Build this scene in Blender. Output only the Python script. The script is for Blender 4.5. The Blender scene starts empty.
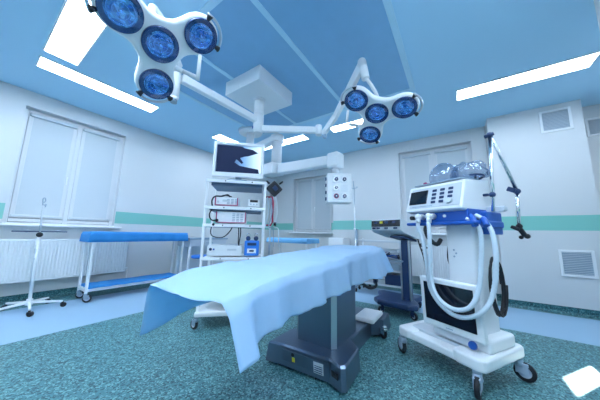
import bpy, bmesh, math, random
from mathutils import Vector, Matrix, Euler
random.seed(7)
PI = math.pi
C = bpy.context.scene.collection
S = bpy.context.scene

# ------------------------------------------------------------------ camera
cd = bpy.data.cameras.new('camera')
cam = bpy.data.objects.new('camera', cd)
C.objects.link(cam)
RT = Vector((0.56012002, -0.82816667, 0.02013782))
DN = Vector((0.13331047, 0.06611743, -0.98886642))
FW = Vector((0.81761475, 0.55656846, 0.14743698))
m3 = Matrix((RT, -DN, -FW)).transposed()
cam.matrix_world = Matrix.Translation((0, 0, 1.0)) @ m3.to_4x4()
cd.sensor_width = 36
cd.lens = 228.22 / 600 * 36
cd.clip_start = 0.02
S.camera = cam

# ------------------------------------------------------------------ world, light and exposure
w = bpy.data.worlds.new('world'); S.world = w; w.use_nodes = True
w.node_tree.nodes['Background'].inputs[0].default_value = (0.35, 0.65, 1.0, 1)
w.node_tree.nodes['Background'].inputs[1].default_value = 0.3
S.view_settings.view_transform = 'Standard'
S.view_settings.look = 'None'
S.view_settings.gamma = 1
S.view_settings.exposure = 0.70
S.view_settings.use_curve_mapping = False
LIGHT_RGB = (0.69, 0.83, 1.0)
STRIP = 13.0
# low sun for the floor patch, let in by an unseen added opening
SUN_E = math.radians(35)
SUN_DIR = Vector((.833 * math.cos(SUN_E), -.553 * math.cos(SUN_E), math.sin(SUN_E)))
sd = bpy.data.lights.new('sun', 'SUN'); sd.energy = 34; sd.angle = math.radians(.5); sd.color = (1, .97, .93)
so_ = bpy.data.objects.new('sun', sd); C.objects.link(so_); so_.location = (8, -5, 6)
so_.rotation_euler = SUN_DIR.to_track_quat('Z', 'Y').to_euler()
H = 3.0          # ceiling height

# ------------------------------------------------------------------ materials
def new_mat(name):
    m = bpy.data.materials.new(name); m.use_nodes = True
    return m, m.node_tree, m.node_tree.nodes['Principled BSDF']

def mat(name, col, rough=.5, metal=0., bump=0., bscale=40., trans=0., spec=.5, vary=0., coat=0., alpha=1.):
    m, t, b = new_mat(name)
    b.inputs['Base Color'].default_value = (*col, 1)
    b.inputs['Roughness'].default_value = rough
    b.inputs['Metallic'].default_value = metal
    b.inputs['Specular IOR Level'].default_value = spec
    b.inputs['Transmission Weight'].default_value = trans
    b.inputs['Coat Weight'].default_value = coat
    b.inputs['Alpha'].default_value = alpha
    tc = t.nodes.new('ShaderNodeTexCoord')
    n = t.nodes.new('ShaderNodeTexNoise'); n.inputs['Scale'].default_value = bscale; n.inputs['Detail'].default_value = 4
    t.links.new(tc.outputs['Object'], n.inputs['Vector'])
    if bump:
        bp = t.nodes.new('ShaderNodeBump'); bp.inputs['Strength'].default_value = bump; bp.inputs['Distance'].default_value = .01
        t.links.new(n.outputs['Fac'], bp.inputs['Height']); t.links.new(bp.outputs['Normal'], b.inputs['Normal'])
    if vary:
        mx = t.nodes.new('ShaderNodeMix'); mx.data_type = 'RGBA'
        mx.inputs['A'].default_value = (*[c * (1 - vary) for c in col], 1)
        mx.inputs['B'].default_value = (*[min(1, c * (1 + vary)) for c in col], 1)
        t.links.new(n.outputs['Fac'], mx.inputs['Factor']); t.links.new(mx.outputs['Result'], b.inputs['Base Color'])
    return m

def emis(name, col, s):
    m, t, b = new_mat(name)
    b.inputs['Base Color'].default_value = (.9, .9, .9, 1)
    b.inputs['Emission Color'].default_value = (*col, 1)
    b.inputs['Emission Strength'].default_value = s
    return m

def math_node(t, op, a, b):
    n = t.nodes.new('ShaderNodeMath'); n.operation = op
    for i, v in enumerate((a, b)):
        if isinstance(v, (int, float)): n.inputs[i].default_value = v
        else: t.links.new(v, n.inputs[i])
    return n.outputs[0]

def mixc(t, fac, a, b):
    mx = t.nodes.new('ShaderNodeMix'); mx.data_type = 'RGBA'
    if isinstance(fac, (int, float)): mx.inputs['Factor'].default_value = fac
    else: t.links.new(fac, mx.inputs['Factor'])
    for k, v in (('A', a), ('B', b)):
        if isinstance(v, tuple): mx.inputs[k].default_value = (*v, 1)
        else: t.links.new(v, mx.inputs[k])
    return mx.outputs['Result']

def wall_material():
    m, t, b = new_mat('wall_paint')
    tc = t.nodes.new('ShaderNodeTexCoord'); sp = t.nodes.new('ShaderNodeSeparateXYZ')
    t.links.new(tc.outputs['Object'], sp.inputs[0]); z = sp.outputs[2]
    band = math_node(t, 'MULTIPLY', math_node(t, 'GREATER_THAN', z, 1.122), math_node(t, 'LESS_THAN', z, 1.335))
    n = t.nodes.new('ShaderNodeTexNoise'); n.inputs['Scale'].default_value = 1.2
    t.links.new(tc.outputs['Object'], n.inputs['Vector'])
    base = mixc(t, n.outputs['Fac'], (.66, .68, .69), (.70, .72, .73))
    t.links.new(mixc(t, band, base, (.23, .57, .50)), b.inputs['Base Color'])
    b.inputs['Roughness'].default_value = .38
    return m

def speckle(t, tc, dark, mid, light, scale):
    v = t.nodes.new('ShaderNodeTexVoronoi'); v.inputs['Scale'].default_value = scale
    t.links.new(tc.outputs['Object'], v.inputs['Vector'])
    sp = t.nodes.new('ShaderNodeSeparateXYZ'); t.links.new(v.outputs['Color'], sp.inputs[0])
    r = t.nodes.new('ShaderNodeValToRGB'); r.color_ramp.interpolation = 'CONSTANT'
    e = r.color_ramp.elements
    e[0].position = 0; e[0].color = (*dark, 1)
    e[1].position = .22; e[1].color = (*mid, 1)
    k = e.new(.55); k.color = (*[c * 1.15 for c in mid], 1)
    k = e.new(.80); k.color = (*light, 1)
    t.links.new(sp.outputs[0], r.inputs[0])
    return r.outputs[0]

def floor_material():
    m, t, b = new_mat('speckled_vinyl_floor')
    tc = t.nodes.new('ShaderNodeTexCoord'); sp = t.nodes.new('ShaderNodeSeparateXYZ')
    t.links.new(tc.outputs['Object'], sp.inputs[0]); x, y = sp.outputs[0], sp.outputs[1]
    c = speckle(t, tc, (.018, .075, .09), (.065, .20, .22), (.20, .42, .43), 105.)
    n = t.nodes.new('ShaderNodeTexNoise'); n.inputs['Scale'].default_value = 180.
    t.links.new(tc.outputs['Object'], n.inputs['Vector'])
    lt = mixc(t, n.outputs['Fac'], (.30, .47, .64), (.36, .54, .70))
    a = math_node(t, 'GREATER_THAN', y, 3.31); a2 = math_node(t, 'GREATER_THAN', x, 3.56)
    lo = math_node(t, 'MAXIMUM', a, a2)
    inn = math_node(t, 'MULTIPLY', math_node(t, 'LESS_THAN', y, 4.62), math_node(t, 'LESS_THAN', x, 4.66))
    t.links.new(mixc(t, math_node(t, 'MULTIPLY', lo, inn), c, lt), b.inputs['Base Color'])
    b.inputs['Roughness'].default_value = .42
    return m

M = {}
M['wall'] = wall_material(); M['floor'] = floor_material()
def skirt_material():
    m, t, b = new_mat('speckled_vinyl_skirting'); tc = t.nodes.new('ShaderNodeTexCoord')
    t.links.new(speckle(t, tc, (.006, .05, .06), (.025, .12, .14), (.08, .25, .27), 100.), b.inputs['Base Color'])
    b.inputs['Roughness'].default_value = .5; return m
M['skirt'] = skirt_material()
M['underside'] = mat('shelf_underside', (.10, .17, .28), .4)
M['ceiling'] = mat('ceiling_paint', (.46, .76, .97), .6)
M['panel'] = mat('ceiling_panel_metal', (.25, .50, .74), .38, .25, bump=.12, bscale=7, vary=.05)
M['panel_frame'] = mat('ceiling_panel_frame', (.50, .76, .92), .4)
M['frame'] = mat('window_frame_white', (.70, .72, .74), .35)
M['blind'] = mat('blind_fabric', (.60, .65, .68), .8, bump=.05, bscale=300)
M['diffuser'] = emis('light_diffuser', (0.62, 0.86, 1.0), STRIP)
for n_ in (M['diffuser'],):
    n_.node_tree.nodes['Principled BSDF'].inputs['Emission Color'].default_value = (*LIGHT_RGB, 1)
M['white'] = mat('white_enamel', (.86, .88, .90), .3)
M['white_plastic'] = mat('white_plastic', (.82, .85, .88), .35)
M['offwhite'] = mat('grey_white_plastic', (.62, .67, .72), .4)
M['greyblue'] = mat('grey_blue_plastic', (.30, .40, .50), .4)
M['steel'] = mat('brushed_steel', (.62, .66, .70), .28, 1., bump=.04, bscale=60)
M['darksteel'] = mat('dark_steel', (.15, .20, .28), .30, .8, vary=.06, bscale=8)
M['chrome'] = mat('chrome', (.82, .85, .88), .12, 1.)
M['black'] = mat('black_rubber', (.012, .014, .02), .55)
M['blackgloss'] = mat('black_screen_glass', (.006, .010, .02), .08, coat=.5)
M['navy'] = mat('navy_plastic', (.02, .05, .14), .35)
M['blue'] = mat('blue_plastic', (.012, .10, .46), .3)
M['brightblue'] = mat('blue_paint', (.03, .22, .75), .4)
M['red'] = mat('crimson_hose', (.40, .01, .06), .4)
M['pink'] = mat('crimson_trim', (.42, .05, .16), .5)
M['yellow'] = mat('yellow_sticker', (.85, .72, .05), .5)
M['hose'] = mat('translucent_white_hose', (.56, .66, .74), .3, vary=.05, bscale=20)
M['radiator'] = mat('radiator_enamel', (.84, .87, .90), .35)
M['wheelgrey'] = mat('caster_hub_grey', (.45, .55, .68), .4)

def cloth(name, col, tr, rough=.65):
    m, t, b = new_mat(name)
    tc = t.nodes.new('ShaderNodeTexCoord')
    n = t.nodes.new('ShaderNodeTexNoise'); n.inputs['Scale'].default_value = 9; n.inputs['Detail'].default_value = 5
    t.links.new(tc.outputs['Object'], n.inputs['Vector'])
    t.links.new(mixc(t, n.outputs['Fac'], tuple(c * .93 for c in col), tuple(min(1, c * 1.06) for c in col)), b.inputs['Base Color'])
    b.inputs['Roughness'].default_value = rough
    bp = t.nodes.new('ShaderNodeBump'); bp.inputs['Strength'].default_value = .25; bp.inputs['Distance'].default_value = .02
    t.links.new(n.outputs['Fac'], bp.inputs['Height']); t.links.new(bp.outputs['Normal'], b.inputs['Normal'])
    td = t.nodes.new('ShaderNodeBsdfTranslucent'); td.inputs['Color'].default_value = (.22, .72, 1.0, 1)
    mx = t.nodes.new('ShaderNodeMixShader'); mx.inputs[0].default_value = tr
    out = t.nodes['Material Output']
    t.links.new(b.outputs[0], mx.inputs[1]); t.links.new(td.outputs[0], mx.inputs[2]); t.links.new(mx.outputs[0], out.inputs[0])
    return m
M['drape'] = cloth('light_blue_drape_cloth', (.58, .77, .94), .42)
M['pale_cover'] = cloth('pale_blue_cover_cloth', (.20, .52, .85), .1)
M['cover'] = cloth('blue_cover_cloth', (.03, .30, .74), .1)

def lens_material():
    m, t, b = new_mat('lamp_reflector')
    tc = t.nodes.new('ShaderNodeTexCoord')
    v = t.nodes.new('ShaderNodeTexVoronoi'); v.inputs['Scale'].default_value = 26
    t.links.new(tc.outputs['Object'], v.inputs['Vector'])
    sp = t.nodes.new('ShaderNodeSeparateXYZ'); t.links.new(v.outputs['Color'], sp.inputs[0])
    t.links.new(mixc(t, sp.outputs[0], (.02, .20, .62), (.35, .75, 1.0)), b.inputs['Base Color'])
    b.inputs['Metallic'].default_value = .85; b.inputs['Roughness'].default_value = .18
    bp = t.nodes.new('ShaderNodeBump'); bp.inputs['Strength'].default_value = .9; bp.inputs['Distance'].default_value = .012
    t.links.new(v.outputs['Distance'], bp.inputs['Height']); t.links.new(bp.outputs['Normal'], b.inputs['Normal'])
    return m
M['lens'] = lens_material()
M['lens_ring'] = mat('lamp_inner_ring', (.30, .60, .90), .15, .9)
M['lens_rim'] = mat('lamp_dark_rim', (.015, .05, .17), .12, .3, coat=.6)
def glass(name, col, a):
    m, t, b = new_mat(name)
    g = t.nodes.new('ShaderNodeBsdfTransparent'); g.inputs[0].default_value = (*col, 1)
    gl = t.nodes.new('ShaderNodeBsdfGlossy'); gl.inputs['Roughness'].default_value = .08; gl.inputs[0].default_value = (.9, .95, 1, 1)
    mx = t.nodes.new('ShaderNodeMixShader'); mx.inputs[0].default_value = a
    t.links.new(g.outputs[0], mx.inputs[1]); t.links.new(gl.outputs[0], mx.inputs[2])
    t.links.new(mx.outputs[0], t.nodes['Material Output'].inputs[0]); return m
M['coverglass'] = glass('lamp_cover_glass', (.75, .86, 1), .10)
M['bag'] = glass('clear_plastic_bag', (.66, .74, .84), .14)

def screen_material():
    # endoscopy image: a pale glow at the right, dark jagged shapes over it
    m, t, b = new_mat('endoscopy_screen')
    tc = t.nodes.new('ShaderNodeTexCoord'); sp = t.nodes.new('ShaderNodeSeparateXYZ')
    t.links.new(tc.outputs['Object'], sp.inputs[0])
    x = math_node(t, 'DIVIDE', math_node(t, 'ADD', sp.outputs[0], .27), .54)
    r = t.nodes.new('ShaderNodeValToRGB'); e = r.color_ramp.elements
    e[0].position = .30; e[0].color = (.004, .02, .10, 1)
    e[1].position = .95; e[1].color = (.55, .78, 1.0, 1)
    k = e.new(.6); k.color = (.13, .30, .60, 1)
    t.links.new(x, r.inputs[0])
    b.inputs['Base Color'].default_value = (.01, .01, .02, 1)
    t.links.new(r.outputs[0], b.inputs['Emission Color']); b.inputs['Emission Strength'].default_value = .95
    b.inputs['Roughness'].default_value = .2
    return m
M['endoscreen'] = screen_material()
M['screen_dark'] = emis('screen_dark_shape', (.010, .03, .10), .35)
M['screen_dark'].node_tree.nodes['Principled BSDF'].inputs['Base Color'].default_value = (.01, .01, .03, 1)
M['screen_dark'].node_tree.nodes['Principled BSDF'].inputs['Specular IOR Level'].default_value = .15

# ------------------------------------------------------------------ mesh helpers
class MB:
    """collects shapes, then links them as ONE mesh object"""
    def __init__(s): s.bm = bmesh.new(); s.mats = []; s.cur = 0
    def use(s, m):
        if m not in s.mats: s.mats.append(m)
        s.cur = s.mats.index(m); return s
    def _fin(s, verts, mtx):
        bmesh.ops.transform(s.bm, matrix=mtx, verts=verts)
        for f in {f for v in verts for f in v.link_faces}: f.material_index = s.cur
    def box(s, c, d, rot=(0, 0, 0), bev=0., seg=2):
        tmp = bmesh.new()
        bmesh.ops.create_cube(tmp, size=1)
        bmesh.ops.scale(tmp, vec=d, verts=tmp.verts)
        if bev: bmesh.ops.bevel(tmp, geom=tmp.edges[:], offset=min(bev, min(d) * .45), segments=seg, profile=.5, affect='EDGES')
        bmesh.ops.transform(tmp, matrix=Matrix.Translation(c) @ Euler(rot).to_matrix().to_4x4(), verts=tmp.verts)
        return s.merge(tmp)
    def merge(s, tmp):
        mp = {v: s.bm.verts.new(v.co) for v in tmp.verts}
        for f in tmp.faces:
            try: nf = s.bm.faces.new([mp[v] for v in f.verts])
            except ValueError: continue
            nf.material_index = s.cur; nf.smooth = f.smooth
        tmp.free(); return s
    def cyl(s, p0, p1, r0, r1=None, n=20, cap=True):
        p0, p1 = Vector(p0), Vector(p1); r1 = r0 if r1 is None else r1
        d = p1 - p0; q = d.to_track_quat('Z', 'Y').to_matrix().to_4x4()
        tmp = bmesh.new()
        bmesh.ops.create_cone(tmp, cap_ends=cap, segments=n, radius1=r0, radius2=max(r1, 1e-5), depth=d.length)
        bmesh.ops.transform(tmp, matrix=Matrix.Translation((p0 + p1) / 2) @ q, verts=tmp.verts)
        for f in tmp.faces: f.smooth = len(f.verts) == 4
        return s.merge(tmp)
    def sph(s, c, r, sc=(1, 1, 1), n=16):
        tmp = bmesh.new(); bmesh.ops.create_uvsphere(tmp, u_segments=n, v_segments=n // 2 + 2, radius=r)
        bmesh.ops.scale(tmp, vec=sc, verts=tmp.verts); bmesh.ops.translate(tmp, vec=c, verts=tmp.verts)
        for f in tmp.faces: f.smooth = True
        return s.merge(tmp)
    def lathe(s, prof, c=(0, 0, 0), mtx=None, n=32):
        mtx = mtx or Matrix.Identity(4); tmp = bmesh.new(); rings = []
        for r, z in prof:
            rings.append([tmp.verts.new((r * math.cos(2 * PI * i / n), r * math.sin(2 * PI * i / n), z)) for i in range(n)])
        for a, b in zip(rings, rings[1:]):
            for i in range(n):
                f = tmp.faces.new((a[i], a[(i + 1) % n], b[(i + 1) % n], b[i])); f.smooth = True
        if prof[0][0] > 1e-4 : pass
        bmesh.ops.remove_doubles(tmp, verts=tmp.verts, dist=1e-5)
        bmesh.ops.transform(tmp, matrix=Matrix.Translation(c) @ mtx, verts=tmp.verts)
        return s.merge(tmp)
    def tube(s, pts, r, n=10, smooth_n=0, ripple=0.):
        pts = [Vector(p) for p in pts]
        if smooth_n: pts = catmull(pts, smooth_n)
        tmp = bmesh.new(); rings = []; up = None
        for i, p in enumerate(pts):
            d = (pts[min(i + 1, len(pts) - 1)] - pts[max(i - 1, 0)]).normalized()
            if up is None: up = d.orthogonal().normalized()
            up = (up - d * up.dot(d)).normalized(); sd = d.cross(up)
            rr = (r[i] if isinstance(r, (list, tuple)) else r) * (1 + (ripple if i % 2 else 0))
            rings.append([tmp.verts.new(p + (up * math.cos(2 * PI * k / n) + sd * math.sin(2 * PI * k / n)) * rr) for k in range(n)])
        for a, b in zip(rings, rings[1:]):
            for k in range(n):
                f = tmp.faces.new((a[k], a[(k + 1) % n], b[(k + 1) % n], b[k])); f.smooth = True
        tmp.faces.new(rings[0][::-1]); tmp.faces.new(rings[-1])
        return s.merge(tmp)
    def prism(s, outline, z0, z1, mtx=None, bev=0., seg=3, smooth=False):
        tmp = bmesh.new()
        vs = [tmp.verts.new((x, y, z0)) for x, y in outline]
        f = tmp.faces.new(vs)
        g = bmesh.ops.extrude_face_region(tmp, geom=[f])
        bmesh.ops.translate(tmp, vec=(0, 0, z1 - z0), verts=[v for v in g['geom'] if isinstance(v, bmesh.types.BMVert)])
        bmesh.ops.recalc_face_normals(tmp, faces=tmp.faces[:])
        if bev:
            es = [e for e in tmp.edges if abs(e.verts[0].co.z - e.verts[1].co.z) < 1e-6]
            bmesh.ops.bevel(tmp, geom=es, offset=bev, segments=seg, profile=.5, affect='EDGES')
        if smooth:
            for f in tmp.faces: f.smooth = len(f.verts) == 4
        if mtx is not None: bmesh.ops.transform(tmp, matrix=mtx, verts=tmp.verts)
        return s.merge(tmp)
    def poly(s, co, faces, smooth=False):
        vs = [s.bm.verts.new(c) for c in co]
        for f in faces:
            nf = s.bm.faces.new([vs[i] for i in f]); nf.material_index = s.cur; nf.smooth = smooth
        return s
    def build(s, name, m=None, parent=None, label=None, loc=None):
        me = bpy.data.meshes.new(name); bmesh.ops.recalc_face_normals(s.bm, faces=s.bm.faces[:]); s.bm.to_mesh(me); s.bm.free()
        if not s.mats: me.materials.append(M[m] if isinstance(m, str) else m)
        else:
            for k in s.mats: me.materials.append(M[k])
        o = bpy.data.objects.new(name, me); C.objects.link(o)
        if parent: o.parent = parent
        if loc is not None: o.location = loc
        if label: o['label'] = label
        return o

def catmull(p, n):
    out = []
    for i in range(len(p) - 1):
        a, b, c, d = p[max(i - 1, 0)], p[i], p[i + 1], p[min(i + 2, len(p) - 1)]
        for k in range(n):
            t = k / n
            out.append(.5 * ((2 * b) + (c - a) * t + (2 * a - 5 * b + 4 * c - d) * t * t + (3 * b - a - 3 * c + d) * t ** 3))
    out.append(p[-1]); return out

def empty(name, loc, rz=0, label=None, cat=None, group=None):
    o = bpy.data.objects.new(name, None); C.objects.link(o); o.location = loc; o.rotation_euler = (0, 0, rz)
    o.empty_display_size = .1
    tag(o, label, cat, group); return o
def tag(o, label, cat, group=None):
    if label: o['label'] = label
    if cat: o['category'] = cat
    if group: o['group'] = group
    return o
def struct(o, label=None):
    o['kind'] = 'structure'
    if label: o['label'] = label
    return o
def copy_tree(o, parent=None):
    c = o.copy(); C.objects.link(c)
    if parent: c.parent = parent
    for ch in list(o.children): copy_tree(ch, c)
    return c

# ================================================================== THE SETTING
XL, XB, XC, XD = -2.2, 5.07, 4.75, 5.9      # room start, back wall, pillar face, deep alcove wall
YL, YS, YR = 5.04, 2.46, -2.1               # left wall, step of the back wall, far right wall
T = .2
fl = MB(); fl.box(((XL + XD) / 2, (YR + YL) / 2, -.05), (XD - XL + .6, YL - YR + .6, .1)); struct(fl.build('floor', 'floor'))
ce = MB(); ce.box(((XL + XD) / 2, (YR + YL) / 2, H + .05), (XD - XL + .6, YL - YR + .6, .1)); ceiling = struct(ce.build('ceiling', 'ceiling'))

def wall_with_hole(mb, axis, at, lo, hi, th, hole):
    # hole = (a0, a1, z0, z1) or None; axis 'y': wall plane y=at running in x
    def bx(a0, a1, z0, z1):
        if a1 - a0 < 1e-4: return
        c, d = ((a0 + a1) / 2, at + th / 2, (z0 + z1) / 2), (a1 - a0, abs(th), z1 - z0)
        if axis == 'x': c, d = (at + th / 2, (a0 + a1) / 2, (z0 + z1) / 2), (abs(th), a1 - a0, z1 - z0)
        mb.box(c, d)
    if not hole: bx(lo, hi, 0, H); return
    a0, a1, z0, z1 = hole
    bx(lo, a0, 0, H); bx(a1, hi, 0, H); bx(a0, a1, 0, z0); bx(a0, a1, z1, H)

W1 = (.30, 1.53, 1.06, 2.77)
W2 = (-.34, .92, 1.06, 2.77)
W3 = (2.92, 4.26, 1.05, 2.77)
a = MB(); wall_with_hole(a, 'y', YL, XL, XD + T, T, W1); struct(a.build('wall_left', 'wall'))
a = MB(); wall_with_hole(a, 'x', XB, -.55, YS, T, W2)
a.box(((XB + XD) / 2 + .1, YS - .1, H / 2), (XD - XB - .2 + .2, .2, H)); struct(a.build('wall_back', 'wall'))
a = MB(); wall_with_hole(a, 'x', XD, YS, YL, T, W3); struct(a.build('wall_alcove', 'wall'))
a = MB(); a.box(((XC + XB + T) / 2, (-.555 - 1.61) / 2, H / 2), (XB + T - XC, 1.055, H)); struct(a.build('wall_pillar', 'wall'))
a = MB(); wall_with_hole(a, 'x', XB, YR, -1.61, T, None); struct(a.build('wall_recess', 'wall'))
pc_ = Vector((2.68, -.69, 0)); tt = (YR - pc_.y) / SUN_DIR.y; wp = pc_ + SUN_DIR * tt
W4 = (wp.x - .16, wp.x + .16, wp.z - .19, wp.z + .19)
a = MB(); wall_with_hole(a, 'y', YR, 2.3, XB + .5, -.04, W4); struct(a.build('wall_right_far', 'wall'))
a = MB()
for s_ in (-1, 1): a.box((wp.x + s_ * .175, YR + .008, wp.z), (.03, .016, .44), bev=.003); a.box((wp.x, YR + .008, wp.z + s_ * .205), (.32, .016, .03), bev=.003)
struct(a.build('sun_opening_frame', 'frame'))  # rim of the unseen opening, placed and sized to shape the sun patch
a = MB(); a.box(((XL + 2.66) / 2, -1.16, H / 2), (2.66 - XL, .2, H)); a.box((2.56, -1.70, H / 2), (.2, .9, H)); struct(a.build('wall_right', 'wall'))
a = MB(); a.box((XL - .1, (YR + YL) / 2, H / 2), (.2, YL - YR + .4, H)); struct(a.build('wall_rear', 'wall'))

def skirting(name, p0, p1, nrm):
    p0, p1, nrm = Vector(p0), Vector(p1), Vector(nrm)
    prof = [(0, .10), (.008, .10), (.010, .035), (.030, .006), (.034, 0.001), (0, .001)]
    mb = MB(); co = []; n = len(prof)
    for p in (p0, p1):
        for d, z in prof: co.append((p.x + nrm.x * d, p.y + nrm.y * d, z))
    mb.poly(co, [tuple(range(n)), tuple(range(2 * n - 1, n - 1, -1))] + [(i, (i + 1) % n, n + (i + 1) % n, n + i) for i in range(n)])
    struct(mb.build(name, 'skirt'))
skirting('baseboard_left', (XL, YL), (XD, YL), (0, -1))
skirting('baseboard_alcove', (XD, YL), (XD, YS), (-1, 0))
skirting('baseboard_back', (XB, YS), (XB, -.555), (-1, 0))
skirting('baseboard_pillar', (XC, -.555), (XC, -1.61), (-1, 0))
skirting('baseboard_pillar_side', (XB, -.555), (XC, -.555), (0, 1))
skirting('baseboard_recess', (XB, -1.61), (XB, YR), (-1, 0))
skirting('baseboard_right', (XL, -1.06), (2.66, -1.06), (0, 1))

def window(name, axis, at, hole, sign=1):
    """two blind-covered sashes set back in the reveal; local u along the wall, depth outward"""
    a0, a1, z0, z1 = hole
    def P(u, d, z): return (u, at + d, z) if axis == 'y' else (at + d, u, z)
    def D(du, dd, dz): return (du, dd, dz) if axis == 'y' else (dd, du, dz)
    root = MB()     # reveal lining
    e = .004
    dd = .145
    for u in (a0 + e / 2, a1 - e / 2): root.box(P(u, dd / 2 + .002, (z0 + z1) / 2), D(e, dd, z1 - z0))
    root.box(P((a0 + a1) / 2, dd / 2 + .002, z1 - e / 2), D(a1 - a0, dd, e))
    root.box(P((a0 + a1) / 2, dd + .045, (z0 + z1) / 2), D(a1 - a0, .01, z1 - z0))
    r = struct(root.build(name, 'frame'))
    f = MB(); fw = .05; d0 = .14
    for u in (a0 + fw / 2, a1 - fw / 2): f.box(P(u, d0, (z0 + z1) / 2), D(fw, .06, z1 - z0), bev=.006)
    for z in (z0 + fw / 2 + .03, z1 - fw / 2): f.box(P((a0 + a1) / 2, d0, z), D(a1 - a0 - 2 * fw, .058, fw), bev=.006)
    mid = (a0 + a1) / 2
    f.box(P(mid, d0, (z0 + z1) / 2), D(.055, .062, z1 - z0), bev=.006)
    f.build('window_frame', 'frame', r)
    for k, (u0, u1) in enumerate(((a0 + fw, mid - .027), (mid + .027, a1 - fw))):
        s = MB(); sw = .055
        zz0, zz1 = z0 + .09, z1 - fw
        for u in (u0 + sw / 2, u1 - sw / 2): s.box(P(u, .125, (zz0 + zz1) / 2), D(sw, .045, zz1 - zz0), bev=.008)
        for z in (zz0 + sw / 2, zz1 - sw / 2): s.box(P((u0 + u1) / 2, .125, z), D(u1 - u0, .044, sw), bev=.008)
        so = s.build('sash', 'frame', r)
        b = MB(); b.box(P((u0 + u1) / 2, .106, (zz0 + zz1) / 2 - .01), D(u1 - u0 - .03, .004, zz1 - zz0 - .03))
        b.box(P((u0 + u1) / 2, .095, zz0 + .03), D(u1 - u0 - .03, .014, .022), bev=.004)
        b.box(P((u0 + u1) / 2, .088, zz1 - .035), D(u1 - u0 - .02, .05, .055), bev=.012)
        b.build('roller_blind', 'blind', r)
    h = MB(); h.box(P(mid - .06, .092, (z0 + z1) / 2 - .1), D(.022, .03, .03), bev=.004); h.box(P(mid - .06, .075, (z0 + z1) / 2 - .15), D(.018, .012, .13), bev=.004)
    h.build('window_handle', 'white', r)
    s = MB(); s.box(P((a0 + a1) / 2, -.035 + .055, z0 - .004), D(a1 - a0 + .10, .21, .032), bev=.008) if False else s.box(P((a0 + a1) / 2, -.06, z0 - .014), D(a1 - a0 + .16, .12, .03), bev=.008)
    s.box(P((a0 + a1) / 2, .05, z0 + .01), D(a1 - a0, .12, .02))
    s.build('window_sill', 'white', r)
window('window_1', 'y', YL, W1); window('window_2', 'x', XB, W2); window('window_3', 'x', XD, W3)

# ceiling panel field with metal strips
PX0, PX1, PY0, PY1 = .98, 3.20, .36, 3.16
p = MB(); p.box(((PX0 + PX1) / 2, (PY0 + PY1) / 2, H - .004), (PX1 - PX0, PY1 - PY0, .012)); p.build('ceiling_panel', 'panel', ceiling)
p = MB()
for y in (PY0, PY1): p.box(((PX0 + PX1) / 2, y, H - .008), (PX1 - PX0 + .07, .06, .02), bev=.003)
for x in (PX0, PX1): p.box((x, (PY0 + PY1) / 2, H - .008), (.06, PY1 - PY0 - .06, .02), bev=.003)
p.build('panel_frame', 'panel_frame', ceiling)
for y in (1.31, 2.29):
    p = MB(); p.box(((PX0 + PX1) / 2, y, H - .012), (PX1 - PX0 - .06, .055, .012), bev=.003); p.build('panel_strip', 'panel_frame', ceiling)

# ------------------------------------------------------------------ ceiling lights
def strip_light(x0, x1, y0, y1, label, group='recessed ceiling lights'):
    cx, cy = (x0 + x1) / 2, (y0 + y1) / 2
    t = empty('ceiling_light', (cx, cy, H), 0, label, 'ceiling light', group)
    dx, dy = x1 - x0, y1 - y0
    f = MB(); w_ = .014
    for s_ in (-1, 1):
        f.box((s_ * (dx / 2 - w_ / 2), 0, -.006), (w_, dy, .012)); f.box((0, s_ * (dy / 2 - w_ / 2), -.006), (dx - 2 * w_, w_, .012))
    f.build('frame', 'white', t)
    d = MB(); d.box((0, 0, -.006), (dx - 2 * w_, dy - 2 * w_, .008)); d.build('diffuser', 'diffuser', t)
strip_light(.25, 1.56, 3.87, 4.16, 'white strip light on the ceiling parallel to the left window wall')
strip_light(.25, .55, 2.42, 3.72, 'broad white light panel at top left behind the big surgical lamp')
strip_light(2.72, 4.0, 3.87, 4.16, 'small visible end of a ceiling light above the left edge of the monitor tower')
strip_light(3.63, 3.88, 2.43, 3.70, 'ceiling strip light just right of the tower monitor behind the pendant')
strip_light(3.63, 3.88, .62, 1.86, 'ceiling light partly hidden behind the small surgical lamp')
strip_light(3.57, 3.86, -1.42, -.13, 'long white strip light on the ceiling at right in front of the air vent')
# fill lights added out of view to brighten the room, built like the fittings
for x0 in (-1.75,):
    strip_light(x0, x0 + 1.3, 3.87, 4.16, 'added ceiling fill strip behind the viewpoint', 'added fill lights out of view')
    strip_light(x0, x0 + 1.3, 1.2, 1.5, 'added ceiling fill strip behind the viewpoint', 'added fill lights out of view')
strip_light(3.57, 3.86, -2.05, -1.62, 'added ceiling fill strip out of frame at right', 'added fill lights out of view')
strip_light(-.75, -.45, .4, 1.7, 'added ceiling fill strip behind the viewpoint', 'added fill lights out of view')
strip_light(.8, 2.1, -.80, -.50, 'added ceiling fill strip behind the viewpoint', 'added fill lights out of view')
strip_light(-.6, .7, -.72, -.42, 'added ceiling fill strip behind the viewpoint', 'added fill lights out of view')
strip_light(.25, .55, .4, 1.7, 'added ceiling fill strip behind the viewpoint', 'added fill lights out of view')

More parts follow.
